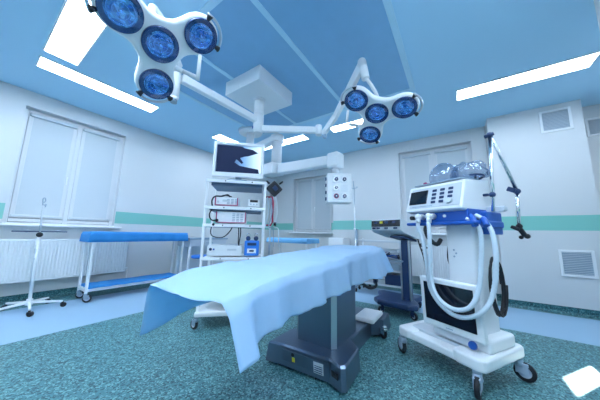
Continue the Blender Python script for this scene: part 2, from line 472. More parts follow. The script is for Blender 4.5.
# ------------------------------------------------------------------ vents
def vent(x, y0, y1, z0, z1, label, group=None):
    t = empty('air_vent', (x, (y0 + y1) / 2, z0), 0, label, 'air vent', group)
    w_, h_ = y1 - y0, z1 - z0; f = MB(); b = .03
    for s_ in (-1, 1): f.box((-.008, s_ * (w_ / 2 - b / 2), h_ / 2), (.016, b, h_), bev=.003)
    for z in (b / 2, h_ - b / 2): f.box((-.008, 0, z), (.016, w_ - 2 * b, b), bev=.003)
    f.build('frame', 'white', t)
    s_ = MB(); n = 13
    for i in range(n):
        z = b + (h_ - 2 * b) * (i + .5) / n
        s_.box((-.007, 0, z), (.014, w_ - 2 * b, .004), rot=(0, .6, 0))
    s_.build('louvre', 'offwhite', t)
    k = MB(); k.box((-.001, 0, h_ / 2), (.002, w_ - 2 * b, h_ - 2 * b)); k.build('backing', 'greyblue', t)
vent(XC, -1.50, -1.17, 2.58, 2.92, 'square air vent high on the pillar wall under the ceiling')
vent(XC, -1.50, -1.17, .50, .86, 'square air vent low on the pillar wall above the skirting')
vent(XB, -2.05, -1.72, 2.52, 2.80, 'air vent cut by the right edge of the photo, high on the recessed wall')

# ------------------------------------------------------------------ radiators
def radiator(loc, rz, L, z0, z1, label):
    t = empty('radiator', loc, rz, label, 'radiator')
    b = MB(); h_ = z1 - z0
    b.box((L / 2, 0, z0 + h_ / 2), (L, .012, h_))
    n = int(L / .036)
    for i in range(n):
        b.box(((i + .5) * L / n, -.013, z0 + h_ / 2), (L / n * .55, .02, h_ - .05), bev=.008)
    b.box((L / 2, .0, z1 - .012), (L, .035, .022), bev=.005); b.box((L / 2, .0, z0 + .012), (L, .035, .022), bev=.005)
    b.build('front_panel', 'radiator', t)
    for x in (0.0, L):
        c = MB(); c.box((x, .035, z0 + h_ / 2), (.008, .10, h_ - .01)); c.build('side_panel', 'radiator', t)
    c = MB(); c.box((L / 2, .035, z1 + .002), (L, .09, .006)); c.build('top_grille', 'offwhite', t)
    for x in (.2, L - .2):
        c = MB(); c.box((x, .095, z0 + h_ / 2), (.03, .05, h_ * .7)); c.build('bracket', 'offwhite', t)
    v = MB(); v.cyl((L + .004, .03, z0 + .05), (L + .05, .03, z0 + .05), .018); v.tube([(L + .05, .03, z0 + .05), (L + .05, .03, .02)], .008)
    v.build('valve', 'white', t)
radiator((-.35, YL - .13, 0), 0, 2.08, .28, .85, 'long white ribbed radiator under the left window')
radiator((XB - .13, .95, 0), -PI / 2, 1.3, .26, .84, 'white ribbed radiator behind the ventilator under the right window')

# ================================================================== CASTER
def caster(parent, x, y, r=.05, ang=0., top=.12, fork='wheelgrey', hub='wheelgrey', width=.026):
    """twin-look caster: stem, fork and a wheel with a hub"""
    ca, sa = math.cos(ang), math.sin(ang); off = r * .45
    wx, wy = x + ca * off, y + sa * off
    f = MB(); f.cyl((x, y, top - .02), (x, y, top), r * .42)
    f.cyl((x, y, r * 1.55), (x, y, top - .018), r * .5, r * .38)
    for s_ in (-1, 1):
        ox, oy = -sa * s_ * (width / 2 + .006), ca * s_ * (width / 2 + .006)
        f.box(((x + wx) / 2 + ox, (y + wy) / 2 + oy, r * 1.3), (r * 1.1, .006, r * .95), rot=(0, 0, ang), bev=.002)
    f.box((x + ca * off * .5, y + sa * off * .5, r * 1.75), (r * 1.2, width + .018, r * .35), rot=(0, 0, ang), bev=.004)
    fo = f.build('caster', fork, parent)
    wmb = MB(); q = Matrix.Rotation(ang, 4, 'Z') @ Matrix.Rotation(PI / 2, 4, 'X')
    h2 = width / 2
    wmb.lathe([(r * .6, -h2), (r * .92, -h2), (r, -h2 * .6), (r, h2 * .6), (r * .92, h2), (r * .6, h2)], (wx, wy, r), q, 28)
    wmb.use('black'); 
    wmb.mats = ['black', hub]; wmb.cur = 1
    wmb.lathe([(0.001, -h2 * .8), (r * .6, -h2 * .8), (r * .62, -h2), (r * .62, h2), (r * .6, h2 * .8), (.001, h2 * .8)], (wx, wy, r), q, 24)
    wmb.build('wheel', None, fo)
    return fo

# ================================================================== OPERATING TABLE
t = empty('operating_table', (2.0, .97, 0), 0, 'operating table with a dark steel pedestal base under the pale blue drape', 'operating table')
def L(x, y, z): return (x - 2.0, y - .97, z)
b = MB()
out = [(1.50, 1.17), (1.52, .77), (1.475, .66), (1.50, .635), (1.79, .650), (1.90, .76), (2.42, .76), (2.54, .66), (2.80, .66), (2.80, 1.30), (2.54, 1.30), (2.42, 1.18), (1.90, 1.18), (1.77, 1.30), (1.475, 1.30)]
co = []; hts = []
cx, cy = 2.1, .97
for x, y in out: co.append(L(x, y, .02))
for x, y in out: co.append(L(cx + (x - cx) * .975, cy + (y - cy) * .96, .145))
for x, y in out: co.append(L(cx + (x - cx) * .955, cy + (y - cy) * .93, .158))
n = len(out)
b.poly(co, [tuple(range(n))[::-1], tuple(range(2 * n, 3 * n))] + [(j * n + i, j * n + (i + 1) % n, (j + 1) * n + (i + 1) % n, (j + 1) * n + i) for j in (0, 1) for i in range(n)])
base = b.build('base', 'darksteel', t)
for x, y in ((1.56, .70), (1.56, 1.24), (2.70, .74), (2.70, 1.22)):
    k = MB(); k.cyl(L(x, y, 0), L(x, y, .03), .028, .024); k.build('foot', 'black', t)
k = MB(); k.box(L(1.512, .96, .085), (.004, .39, .10), rot=(0, -.12, .045), bev=.001); k.build('front_plate', 'darksteel', base)
k = MB(); k.cyl(L(1.52, 1.06, .115), L(1.500, 1.06, .115), .013); k.build('socket', 'black', base)
k = MB(); k.box(L(1.505, 1.055, .082), (.003, .024, .032), rot=(0, -.12, .045)); k.build('warning_sticker', 'yellow', base, 'small yellow warning sticker')
k = MB(); k.mats = ['offwhite', 'navy']; k.cur = 0; k.box(L(1.508, .845, .088), (.003, .075, .075), rot=(0, -.12, .045)); k.cur = 1
for i in range(5): k.box(L(1.5055, .845, .062 + i * .013), (.0025, .06, .004), rot=(0, -.12, .045))
k.build('rating_plate', None, base, 'pale rating plate with lines of print')
k = MB(); k.box(L(1.492, .715, .095), (.006, .06, .038), rot=(0, -.12, -.38), bev=.002); k.box(L(1.489, .715, .095), (.006, .03, .018), rot=(0, -.12, -.38), bev=.002); k.build('power_inlet', 'black', base)
# column, chamfered vertical edges
def chamf(x0, x1, y0, y1, c): return [(x0 + c, y0), (x1 - c, y0), (x1, y0 + c), (x1, y1 - c), (x1 - c, y1), (x0 + c, y1), (x0, y1 - c), (x0, y0 + c)]
k = MB(); k.prism([(x - 2, y - .97) for x, y in chamf(1.66, 2.12, .795, 1.15, .03)], .155, .60); k.build('column', 'darksteel', t)
k = MB(); k.box(L(1.673, .807, .375), (.045, .006, .43), rot=(0, 0, -PI / 4)); k.build('edge_trim', 'steel', t, 'bright steel edge trim')
k = MB()
for i in range(6): k.prism([(x - 2, y - .97) for x, y in chamf(1.69 - .01 * (i % 2), 2.10 + .01 * (i % 2), .82 - .01 * (i % 2), 1.12 + .01 * (i % 2), .03)], .60 + i * .025, .623 + i * .025)
k.build('bellows', 'black', t)
k = MB(); k.box(L(1.95, .97, .755), (.7, .36, .045), bev=.01); k.build('top_frame', 'darksteel', t)
for x0, x1 in ((.90, 1.18), (1.20, 1.95), (1.97, 2.62)):
    k = MB(); zc = lambda x: .80 + .045 * (x - .8) - .04
    k.box(L((x0 + x1) / 2, .97, zc((x0 + x1) / 2)), (x1 - x0, .48, .05), rot=(0, -.045, 0), bev=.02); k.build('cushion', 'black', t)
for y in (.71, 1.23):
    k = MB(); k.box(L(1.66, y, .785), (1.6, .012, .025), rot=(0, -.045, 0)); k.build('side_rail', 'steel', t)
# white tray lying on the rear foot, trailing cable and rear caster
k = MB(); k.box(L(2.48, .80, .185), (.34, .20, .045), bev=.018); k.build('foot_cover', 'white', t, 'white rounded cover on the rear foot')
caster(t, 2.47 - 2.0, .645 - .97, .05, .9, .12, 'chrome', 'black')
k = MB(); k.tube([L(2.05, .74, .60), L(2.15, .69, .53), L(2.28, .66, .53), L(2.40, .72, .58), L(2.43, .78, .68)], .013, 8, 6); k.build('cable', 'black', t)
k = MB(); k.tube([L(2.36, .69, .56), L(2.45, .70, .565), L(2.52, .74, .62)], .012, 8, 4); k.sph(L(2.36, .69, .55), .022); k.box(L(2.46, .71, .545), (.05, .03, .04), bev=.008); k.build('clamp', 'navy', t)

# ================================================================== DRAPE
def interp(tab, x):
    for (x0, v0), (x1, v1) in zip(tab, tab[1:]):
        if x <= x1: 
            s = max(0, (x - x0) / (x1 - x0)); return v0 + (v1 - v0) * s
    return tab[-1][1]
def sm(a): a = max(0, min(1, a)); return a * a * (3 - 2 * a)
def make_drape():
    YN, YF, XE = .715, 1.265, 2.64
    X0, X1 = .565, XE + .26
    nx, nn, nt, nf = 120, 20, 26, 16
    near_len = [(.50, .20), (.60, .21), (.705, .225), (.735, .205), (.80, .205), (1.0, .215), (1.3, .225), (1.6, .235), (1.9, .24), (2.3, .28), (2.6, .27), (3.0, .22)]
    far_len = [(.5, .275), (.8, .27), (1.1, .24), (3, .24)]
    def topz(x):
        return .802 + .045 * (x - .8) - .045 * sm((.85 - x) / .35) ** 1.2
    def pos(x, e, side, v):
        """x along the table, e = cloth length past the long edge, side -1 near / +1 far / 0 top at v"""
        ex = max(0, x - XE); xx = min(x, XE)
        z = topz(xx)
        if side == 0:
            y = v
            fr = (y - YN) / (YF - YN)
            z += .005 * math.sin(x * 9 + y * 5) + .003 * math.sin(x * 23 - y * 17)
            # ridges left from how the cloth was folded
            for xr in (1.0, 1.42, 1.84, 2.26): z += .006 * math.exp(-((x - xr) / .018) ** 2)
            z += .004 * math.exp(-((y - 1.02) / .016) ** 2)
            # cloth sags between the corners where it sticks out past the table end
            z -= .022 * sm((.80 - x) / .25) * math.sin(PI * min(1, max(0, fr))) 
            # rounded shoulders
            sh = min(fr, 1 - fr); z -= .010 * (1 - sm(sh / .10))
            if ex > 0:
                return (xx + .03 * sm(ex / .05) + .02 * sm(ex / .2), y + .012 * math.sin(y * 34) * ex / .26, z - .012 - max(0, ex - .02))
            if xx > XE - .06: z -= .012 * sm((xx - XE + .06) / .06)
            return (xx, y, z)
        drop = math.hypot(e, ex); ang = math.atan2(ex, e) if drop > 0 else 0
        yb = YN if side < 0 else YF
        k = sm(drop / .06)
        outw = .022 * k + .035 * (drop / .25)
        # folds
        if side < 0:
            fold = .014 * math.sin(x * 17 + .6) + .010 * math.sin(x * 31 + 1.2) + .003 * math.sin(x * 71)
            # the stiff corner flap at the head end swings outwards
            flap = sm((.70 - x) / .05)
            fold = fold * (1 - flap) + flap * .065 + .045 * sm((x - 2.05) / .4) * sm((2.75 - x) / .1)
        else:
            fold = .012 * math.sin(x * 17)
        outw += fold * drop / .22
        corner = sm(ex / .02) if ex > 0 else 0
        oy = outw * math.cos(ang); oxx = (outw + .02) * math.sin(ang)
        return (xx + oxx, yb + side * oy, z - .012 - max(0, drop - .015) * .97)
    rows = []
    for i in range(nx + 1):
        x = X0 + (X1 - X0) * i / nx
        nl, fl_ = interp(near_len, x), interp(far_len, x)
        col = []
        for j in range(nn): col.append(pos(x, nl * (1 - j / nn), -1, 0))
        for j in range(nt + 1): col.append(pos(x, 0, 0, YN + (YF - YN) * j / nt))
        for j in range(1, nf + 1): col.append(pos(x, fl_ * j / nf, 1, 0))
        # stagger the head-end hem
        if i == 0 or True:
            pass
        rows.append(col)
    # head end: pull the near flap's leading edge forward, soften
    co = [c for r in rows for c in r]; m = len(rows[0])
    fs = [(i * m + j, (i + 1) * m + j, (i + 1) * m + j + 1, i * m + j + 1) for i in range(nx) for j in range(m - 1)]
    mb = MB(); mb.poly(co, fs, True)
    o = mb.build('surgical_drape', 'drape')
    sub = o.modifiers.new('thickness', 'SOLIDIFY'); sub.thickness = .0015
    return o
tag(make_drape(), 'light blue cloth drape spread over the operating table, corners hanging', 'drape')

# ================================================================== SURGICAL LAMPS
def y_outline(heads, R1, neck, n=96):
    def sdf(x, y):
        ds = [math.hypot(x - a, y - b) - R1 for a, b in heads]
        for a, b in heads[1:]:
            L2 = a * a + b * b; s = max(0, min(1, (x * a + y * b) / L2)); ds.append(math.hypot(x - a * s, y - b * s) - neck)
        k = .035; e = sum(math.exp(-d / k) for d in ds); return -k * math.log(e)
    pts = []
    for i in range(n):
        th = 2 * PI * i / n; r = .6
        while r > .02 and sdf(r * math.cos(th), r * math.sin(th)) > 0: r -= .003
        pts.append((r * math.cos(th), r * math.sin(th)))
    return pts
def basis(xa, nn_, loc):
    # local z = up-normal (away from the patient), local -z is where the lamp looks
    z = Vector(nn_).normalized(); x = (Vector(xa) - z * Vector(xa).dot(z)).normalized(); y = z.cross(x)
    return Matrix.Translation(loc) @ Matrix((x, y, z)).transposed().to_4x4()
def surgical_lamp(name, mtx, heads, hr, label, group=None):
    t = bpy.data.objects.new(name, None); C.objects.link(t); t.matrix_world = mtx; tag(t, label, 'surgical lamp', group)
    b = MB(); b.prism(y_outline(heads, hr * 1.04, hr * .80), .012, .075, bev=.022, seg=4, smooth=True)
    b.build('lamp_body', 'white', t)
    for i, (x, y) in enumerate(heads):
        q = MB(); q.lathe([(hr * .93, -.004), (hr * .97, -.012), (hr, -.002), (hr * 1.0, .02), (hr * .96, .03)], (x, y, 0), None, 40)
        rim = q.build('lamp_head', 'lens_rim', t)
        q = MB(); q.use('lens')
        q.lathe([(.001, .010), (hr * .25, .008), (hr * .5, .006), (hr * .72, .003)], (x, y, 0), None, 40)
        q.use('lens_rim'); q.lathe([(hr * .72, .003), (hr * .74, .000), (hr * .95, -.003)], (x, y, 0), None, 40)
        q.use('lens_ring'); q.lathe([(hr * .60, .000), (hr * .63, -.006), (hr * .655, .000)], (x, y, 0), None, 40)
        q.lathe([(hr * .36, .002), (hr * .38, -.003), (hr * .40, .002)], (x, y, 0), None, 32)
        q.cyl((x, y, .008), (x, y, -.004), .012, .008)
        q.build('reflector', None, rim)
        q = MB(); q.lathe([(.001, -.020), (hr * .4, -.019), (hr * .75, -.014), (hr * .95, -.008)], (x, y, 0), None, 40)
        q.build('cover_glass', 'coverglass', rim)
    for (x, y) in heads[1:]:
        d = math.atan2(y, x); rr = hr * 1.30
        pts = [(x + rr * math.cos(d + s_), y + rr * math.sin(d + s_), .012 + .004 * math.cos(s_)) for s_ in [(-.95 + 1.9 * k / 16) for k in range(17)]]
        q = MB(); q.tube(pts, .0105, 8); rail = q.build('grip_rail', 'steel', t)
        for s_ in (-.82, .82):
            q = MB(); ax, ay = math.cos(d + s_), math.sin(d + s_)
            q.cyl((x + hr * .99 * ax, y + hr * .99 * ay, .012), (x + hr * 1.31 * ax, y + hr * 1.31 * ay, .012), .010, .024, 10)
            q.build('rail_bracket', 'black', rail)
    # suspension yoke behind the body
    q = MB(); q.cyl((0, 0, .06), (0, 0, .15), .045, .035); q.sph((0, 0, .16), .042); q.build('yoke', 'white', t)
    return t
# heads: measured centre plus three arms, in world metres, flattened to the lamp's plane
def heads_from(world, nrm, xa):
    m = basis(xa, nrm, world[0]); inv = m.inverted()
    return m, [(0, 0)] + [tuple((inv @ Vector(p))[:2]) for p in world[1:]]
LWORLD = [(.629, 1.657, 2.312), (.375, 1.608, 2.326), (.827, 1.493, 2.456), (.721, 1.884, 2.144)]
RWORLD = [(2.307, .613, 2.274), (2.112, .763, 2.366), (2.324, .344, 2.264), (2.544, .760, 2.165)]
mL, hL = heads_from([Vector(p) for p in LWORLD], (-.07, .61, .789), (.977, .202, -.07))
mR, hR = heads_from([Vector(p) for p in RWORLD], (.422, -.008, .906), (-.778, .51, .367))
lampL = surgical_lamp('surgical_lamp', mL, hL, .12, 'large four-headed surgical lamp close by at top left, blue reflectors')
lampR = surgical_lamp('surgical_lamp', mR, hR, .12, 'smaller-looking four-headed surgical lamp at top centre-right with blue reflectors')
def lamp_handle(t, mtx, a, b_, c_, d_):
    inv = mtx.inverted()
    a, b_, c_, d_ = [inv @ Vector(p) for p in (a, b_, c_, d_)]
    q = MB(); q.sph(a, .024); q.cyl(a, a + (b_ - a) * .42, .021, .017); q.build('handle', 'white', t)
    q = MB(); q.cyl(a + (b_ - a) * .38, b_, .017, .019); q.build('sterile_grip', 'offwhite', t)
    c_ = c_ + (d_ - c_) * .30
    q = MB(); q.cyl(c_, d_, .014); q.build('drop_tube', 'white', t)

# ceiling mount of the lamps
t = empty('lamp_ceiling_mount', (2.066, 2.11, H), 0, 'white square ceiling box with a short column carrying both surgical lamp arms', 'ceiling mount')
k = MB(); k.box((0, 0, -.105), (.655, .62, .19), bev=.004); k.box((0, 0, -.006), (.60, .57, .012)); k.build('cover_box', 'white_plastic', t)
k = MB(); k.cyl((0, 0, -.20), (0, 0, -.215), .085); k.cyl((0, 0, -.20), (0, 0, -.40), .064, n=28); k.cyl((0, 0, -.40), (0, 0, -.41), .068, n=28)
k.cyl((0, 0, -.41), (0, 0, -.66), .068, n=28); k.cyl((0, 0, -.66), (0, 0, -.675), .062, .05, n=28); k.build('column', 'white', t)
k = MB(); k.box((-.045, .045, -.60), (.03, .03, .03), rot=(0, 0, PI / 4), bev=.004); k.build('brake_knob', 'blue', t)
# --- arms: each arm chain is a part of the mount
def lc(p): return (p[0] - 2.066, p[1] - 2.11, p[2] - H)
def beam(mb, p0, p1, w0, h0, w1, h1, bev=.012):
    p0, p1 = Vector(p0), Vector(p1); d = (p1 - p0).normalized(); sd = d.cross(Vector((0, 0, 1))).normalized(); up = sd.cross(d)
    co = []
    for p, w_, h_ in ((p0, w0, h0), (p1, w1, h1)):
        for a_, b2 in ((-1, -1), (1, -1), (1, 1), (-1, 1)): co.append(p + sd * a_ * w_ / 2 + up * b2 * h_ / 2)
    tmp = bmesh.new(); vs = [tmp.verts.new(c) for c in co]
    for f in ((0, 1, 2, 3), (7, 6, 5, 4), (0, 4, 5, 1), (1, 5, 6, 2), (2, 6, 7, 3), (3, 7, 4, 0)): tmp.faces.new([vs[i] for i in f])
    bmesh.ops.recalc_face_normals(tmp, faces=tmp.faces[:])
    bmesh.ops.bevel(tmp, geom=tmp.edges[:], offset=bev, segments=3, profile=.5, affect='EDGES'); mb.merge(tmp)
k = MB(); beam(k, lc((2.02, 2.115, 2.50)), lc((1.03, 2.15, 2.50)), .07, .085, .07, .085); k.build('arm', 'white', t)
k = MB(); beam(k, lc((2.09, 2.07, 2.385)), lc((2.44, 1.42, 2.345)), .07, .085, .07, .08); k.build('arm', 'white', t)
# left elbow and spring arm
k = MB(); k.cyl(lc((.98, 2.15, 2.56)), lc((.98, 2.15, 2.27)), .042, n=24); k.cyl(lc((.98, 2.15, 2.27)), lc((.98, 2.15, 2.24)), .040, .028, n=24); e1 = k.build('elbow', 'white', t)
k = MB(); k.cyl(lc((.98, 2.15, 2.245)), lc((.98, 2.15, 2.215)), .03); k.build('elbow_cap', 'greyblue', e1)
k = MB(); beam(k, lc((.98, 2.12, 2.56)), lc((.70, 1.90, 2.74)), .06, .10, .05, .06); k.tube([lc((.70, 1.90, 2.74)), lc((.62, 1.86, 2.74)), lc((.60, 1.80, 2.62)), lc((.625, 1.775, 2.455))], .028, 12, 5); k.build('spring_arm', 'white', t)
# right elbow and spring arm
k = MB(); k.cyl(lc((2.44, 1.39, 2.40)), lc((2.44, 1.39, 2.27)), .042, n=24); e2 = k.build('elbow', 'white', t)
SP0, SP1 = Vector((2.47, 1.34, 2.285)), Vector((2.13, .70, 2.765))
k = MB(); beam(k, lc(SP0), lc((2.40, 1.13, 2.44)), .055, .07, .05, .085); beam(k, lc((2.40, 1.13, 2.44)), lc(SP1), .05, .085, .055, .12); k.build('spring_arm', 'white', t)
k = MB(); k.sph(lc(SP0 - Vector((0, .02, .03))), .032); k.build('elbow_cap', 'greyblue', e2)
k = MB(); k.cyl(lc(SP1 + Vector((0, 0, .03))), lc(SP1 + Vector((0.02, -.03, -.16))), .045, .04, n=20); k.sph(lc(SP1 + Vector((0, 0, .03))), .045)
k.tube([lc(SP1 + Vector((.02, -.03, -.14))), lc((2.22, .62, 2.53)), lc((2.30, .60, 2.47)), lc((2.36, .609, 2.40))], .018, 12, 5); k.build('lamp_joint', 'white', t)
lamp_handle(lampL, mL, (.80, 1.80, 2.315), (.90, 1.62, 2.21), (.845, 1.52, 2.425), (.90, 1.62, 2.19))
lamp_handle(lampR, mR, (2.38, .80, 2.215), (2.22, .88, 2.19), (2.10, .84, 2.34), (2.14, .88, 2.18))

# ================================================================== SUPPLY PENDANT
t = empty('supply_pendant', (2.98, 3.25, H), 0, 'pale ceiling supply pendant with a long arm behind the monitor tower', 'ceiling pendant')
def lc(p): return (p[0] - 2.98, p[1] - 3.25, p[2] - H)
k = MB(); k.cyl(lc((2.98, 3.25, 2.999)), lc((2.98, 3.25, 2.95)), .24, .22, n=36); k.cyl(lc((2.98, 3.25, 2.96)), lc((2.98, 3.25, 2.56)), .075, n=28); k.cyl(lc((2.98, 3.25, 2.66)), lc((2.98, 3.25, 2.50)), .11, n=28); k.build('ceiling_tube', 'white_plastic', t)
k = MB(); beam(k, lc((2.98, 3.25, 2.58)), lc((2.78, 2.40, 2.58)), .16, .12, .16, .10, .03); k.build('upper_arm', 'white_plastic', t)
k = MB(); k.cyl(lc((2.78, 2.38, 2.62)), lc((2.78, 2.38, 2.50)), .11, n=28); k.cyl(lc((2.78, 2.38, 2.52)), lc((2.78, 2.38, 2.06)), .085, n=28); k.build('column', 'white_plastic', t)
k = MB(); k.box(lc((2.76, 2.44, 2.03)), (.26, .30, .19), rot=(0, 0, -.2), bev=.02); k.build('hub', 'white_plastic', t)
PE = Vector((2.90, 1.35, 2.06))
k = MB(); beam(k, lc((2.78, 2.34, 2.03)), lc((2.90, 1.42, 2.06)), .14, .16, .14, .15, .02); k.build('lower_arm', 'white_plastic', t)
k = MB(); k.box(lc((2.90, 1.37, 2.05)), (.20, .18, .23), rot=(0, 0, -.15), bev=.03); k.build('end_joint', 'white_plastic', t)
k = MB(); k.cyl(lc((2.90, 1.37, 1.84)), lc((2.90, 1.37, 1.97)), .05, n=24); k.build('drop_tube', 'white_plastic', t)
ang = math.atan2(1.14 - 1.42, 2.87 - 2.676)
k = MB(); q = Matrix.Translation(lc((2.86, 1.31, 1.625))) @ Matrix.Rotation(ang, 4, 'Z')
tmp = bmesh.new(); bmesh.ops.create_cube(tmp, size=1); bmesh.ops.scale(tmp, vec=(.33, .20, .40), verts=tmp.verts)
bmesh.ops.bevel(tmp, geom=tmp.edges[:], offset=.008, segments=2, profile=.5, affect='EDGES'); k.merge(tmp)
sb = k.build('socket_box', 'white', t); sb.matrix_local = q
for i, (x, z, kind) in enumerate(((-.045, .115, 0), (.065, .115, 0), (-.045, .0, 1), (.065, .0, 2), (-.045, -.115, 3), (.065, -.115, 0))):
    k = MB(); k.mats = ['white_plastic', 'navy', 'chrome', 'red']; k.cur = 0
    k.box((x, -.103, z), (.095, .008, .095), bev=.003)
    if kind in (0, 1, 3):
        k.cur = 3 if kind == 3 else 2; k.cyl((x, -.106, z), (x, -.112, z), .034, n=20)
        k.cur = 1; k.cyl((x, -.111, z), (x, -.120, z), .026 if kind != 1 else .02, n=20)
        k.cur = 0; k.cyl((x, -.12, z), (x, -.124, z), .008, n=12)
    k.build('outlet', None, sb)
for i, z in enumerate((.14, .05, -.05, -.14)):
    k = MB(); k.mats = ['navy', 'chrome']; k.cur = 0; k.cyl((-.165, .0, z), (-.18, .0, z), .024, n=16); k.cur = 1; k.cyl((-.178, .0, z), (-.186, .0, z), .014, n=16)
    k.build('gas_outlet', None, sb)

# ================================================================== MONITOR TOWER
TA = math.radians(-45.6)
t = empty('equipment_trolley', (1.5, 2.3, 0), TA, 'tall white shelf trolley of endoscopy units behind the operating table', 'trolley')
W_, D_ = .655, .46
for x in (.0, W_):
    for y in (.03, D_):
        lean = -.012 if x == 0 else .012
        k = MB(); k.box((x, y, .87), (.028, .032, 1.48), bev=.006); k.build('post', 'white', t)
def shelf(z, nm='shelf', lip=.035, th=.016):
    k = MB(); k.box((W_ / 2, D_ / 2 + .01, z), (W_ - .02, D_, th), bev=.003); k.box((W_ / 2, .012, z + lip / 2 - .025), (W_ + .03, .02, lip), bev=.005)
    so = k.build(nm, 'white', t)
    for x in (.20, .50):
        j = MB(); j.cyl((x, .004, z - .006), (x, -.002, z - .006), .007, n=10); j.build('screw', 'black', so)
for z in (1.595, 1.285, 1.085, .72, .30): shelf(z)
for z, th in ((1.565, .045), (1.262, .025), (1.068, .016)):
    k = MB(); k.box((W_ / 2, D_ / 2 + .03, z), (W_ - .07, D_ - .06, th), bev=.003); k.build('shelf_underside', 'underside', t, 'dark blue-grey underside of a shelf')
k = MB(); k.box((W_ / 2, D_ / 2, .15), (W_ + .04, D_ + .06, .05), bev=.015); k.build('base', 'white', t)
for x in (.0, W_):
    for y in (0, D_): caster(t, x, y, .05, 2.4 if x == 0 else -.6, .13, 'greyblue', 'offwhite')
# side cable arm of the trolley
k = MB(); k.tube([(W_, .05, 1.43), (W_ + .09, .05, 1.43), (W_ + .10, .05, 1.38), (W_ + .10, .05, 1.13), (W_ + .08, .05, 1.095), (W_, .05, 1.095)], .011, 8); k.build('side_handle', 'red', t, 'crimson side handle')
k = MB(); k.cyl((W_ + .08, .12, .2), (W_ + .08, .12, 1.60), .012); k.box((W_ + .04, .12, 1.10), (.09, .03, .03)); k.box((W_ + .04, .12, .35), (.09, .03, .03)); k.build('side_pole', 'steel', t)

def local_thing(name, loc, label, cat, group=None, rz=0):
    c, s_ = math.cos(TA), math.sin(TA)
    return empty(name, (1.5 + c * loc[0] - s_ * loc[1], 2.3 + s_ * loc[0] + c * loc[1], loc[2]), TA + rz, label, cat, group)
# monitor
m = local_thing('monitor', (.325, .10, 1.605), 'flat white-framed monitor on the trolley top, showing a dark shape on a pale image', 'monitor', rz=-.03)
k = MB(); k.box((.0, .02, .008), (.22, .17, .016), bev=.006); k.box((0, .05, .06), (.07, .03, .10), bev=.004); k.build('stand', 'greyblue', m)
MW, MH = .60, .435; z0 = .055
k = MB(); k.box((0, .035, z0 + MH / 2), (MW - .03, .04, MH - .03), bev=.01)
for s_ in (-1, 1): k.box((s_ * (MW / 2 - .0175), .0, z0 + MH / 2), (.035, .05, MH), bev=.008)
k.box((0, 0, z0 + MH - .0175), (MW - .06, .05, .035), bev=.006); k.box((0, 0, z0 + .0275), (MW - .06, .05, .055), bev=.006)
k.build('housing', 'white_plastic', m)
k = MB(); k.box((0, .008, z0 + MH / 2 + .01), (MW - .065, .008, MH - .085)); scr = k.build('screen', 'endoscreen', m, 'lit screen with a pale image')
# dark silhouette: tissue flap and instrument, a thin layer on the display
def shp(pts): 
    k = MB(); W2_, H2_ = MW - .075, MH - .10; zc = z0 + MH / 2 + .01
    co = [((u - .5) * W2_, .0032, zc + (.5 - v) * H2_) for u, v in pts]
    k.poly(co, [tuple(range(len(co)))]); k.build('screen_image', 'screen_dark', scr)
shp([(.00, .0), (.55, .0), (.62, .06), (.80, .10), (.93, .22), (.70, .36), (.62, .38), (.52, .44), (.60, .62), (.56, .66), (.44, .50), (.40, .62), (.52, .74), (.95, .84), (.97, 1.0), (.0, 1.0)])
# camera head holder
cm = local_thing('camera_holder', (.765, .08, 1.40), 'black angular camera head hung on the right side of the trolley', 'camera')
k = MB(); k.box((0, 0, .14), (.15, .09, .14), rot=(.2, .75, .2), bev=.014); k.cyl((.06, -.01, .20), (.10, -.01, .235), .01); k.cyl((-.06, -.01, .20), (-.10, -.01, .23), .012); k.build('body', 'black', cm)
k = MB(); k.box((.01, -.045, .14), (.06, .02, .05), rot=(.2, .75, .2), bev=.006); k.build('grip', 'navy', cm)
k = MB(); k.tube([(-.02, 0, .08), (.0, .02, .03), (.0, .02, -.02)], .01, 8, 4); k.build('stem', 'steel', cm)
# stacked units
def unit(x0, x1, z0_, z1_, y0, dep, label, nm, cat, front, trim=None):
    o = local_thing(nm, ((x0 + x1) / 2, y0, z0_), label, cat)
    w_, h_ = x1 - x0, z1_ - z0_
    k = MB(); k.box((0, dep / 2, h_ / 2), (w_, dep, h_), bev=.008); k.build('case', 'white_plastic', o)
    if trim:
        k = MB()
        for s_ in (-1, 1): k.box((s_ * (w_ / 2 - .004), -.003, h_ / 2), (.012, .012, h_ * .94), bev=.002)
        k.box((0, -.003, .006), (w_ - .02, .012, .010), bev=.002)
        k.build('trim', trim, o, 'crimson edge trim')
    front(o, w_, h_)
    return o
def knob(o, x, z, r, m_='offwhite', nm='knob', d=.02):
    k = MB(); k.cyl((x, 0, z), (x, -d, z), r, r * .9); k.build(nm, m_, o)
def f1(o, w_, h_):
    for i in range(3):
        k = MB()
        for j in range(4): k.box((.02 + i * .045, -.002, h_ * (.25 + .17 * j)), (.03, .006, .007))
        k.build('button_column', 'greyblue', o)
    knob(o, -.09, h_ * .45, .012)
    k = MB(); k.box((-.02, -.002, h_ * .6), (.05, .005, .025)); k.build('display', 'offwhite', o)
unit(.09, .345, 1.308, 1.405, .06, .3, 'white processor unit with crimson edges on the upper shelf of the trolley', 'endoscopy_processor', 'medical unit', f1, 'pink')
def f2(o, w_, h_):
    k = MB(); k.box((0, -.002, h_ * .72), (.09, .006, .028)); k.build('display', 'blackgloss', o)
    for i in range(3): knob(o, -.035 + .035 * i, h_ * .3, .007, 'greyblue', 'button')
unit(.46, .60, 1.308, 1.40, .06, .26, 'small white unit with a black display at the right of the upper shelf', 'insufflator', 'medical unit', f2)
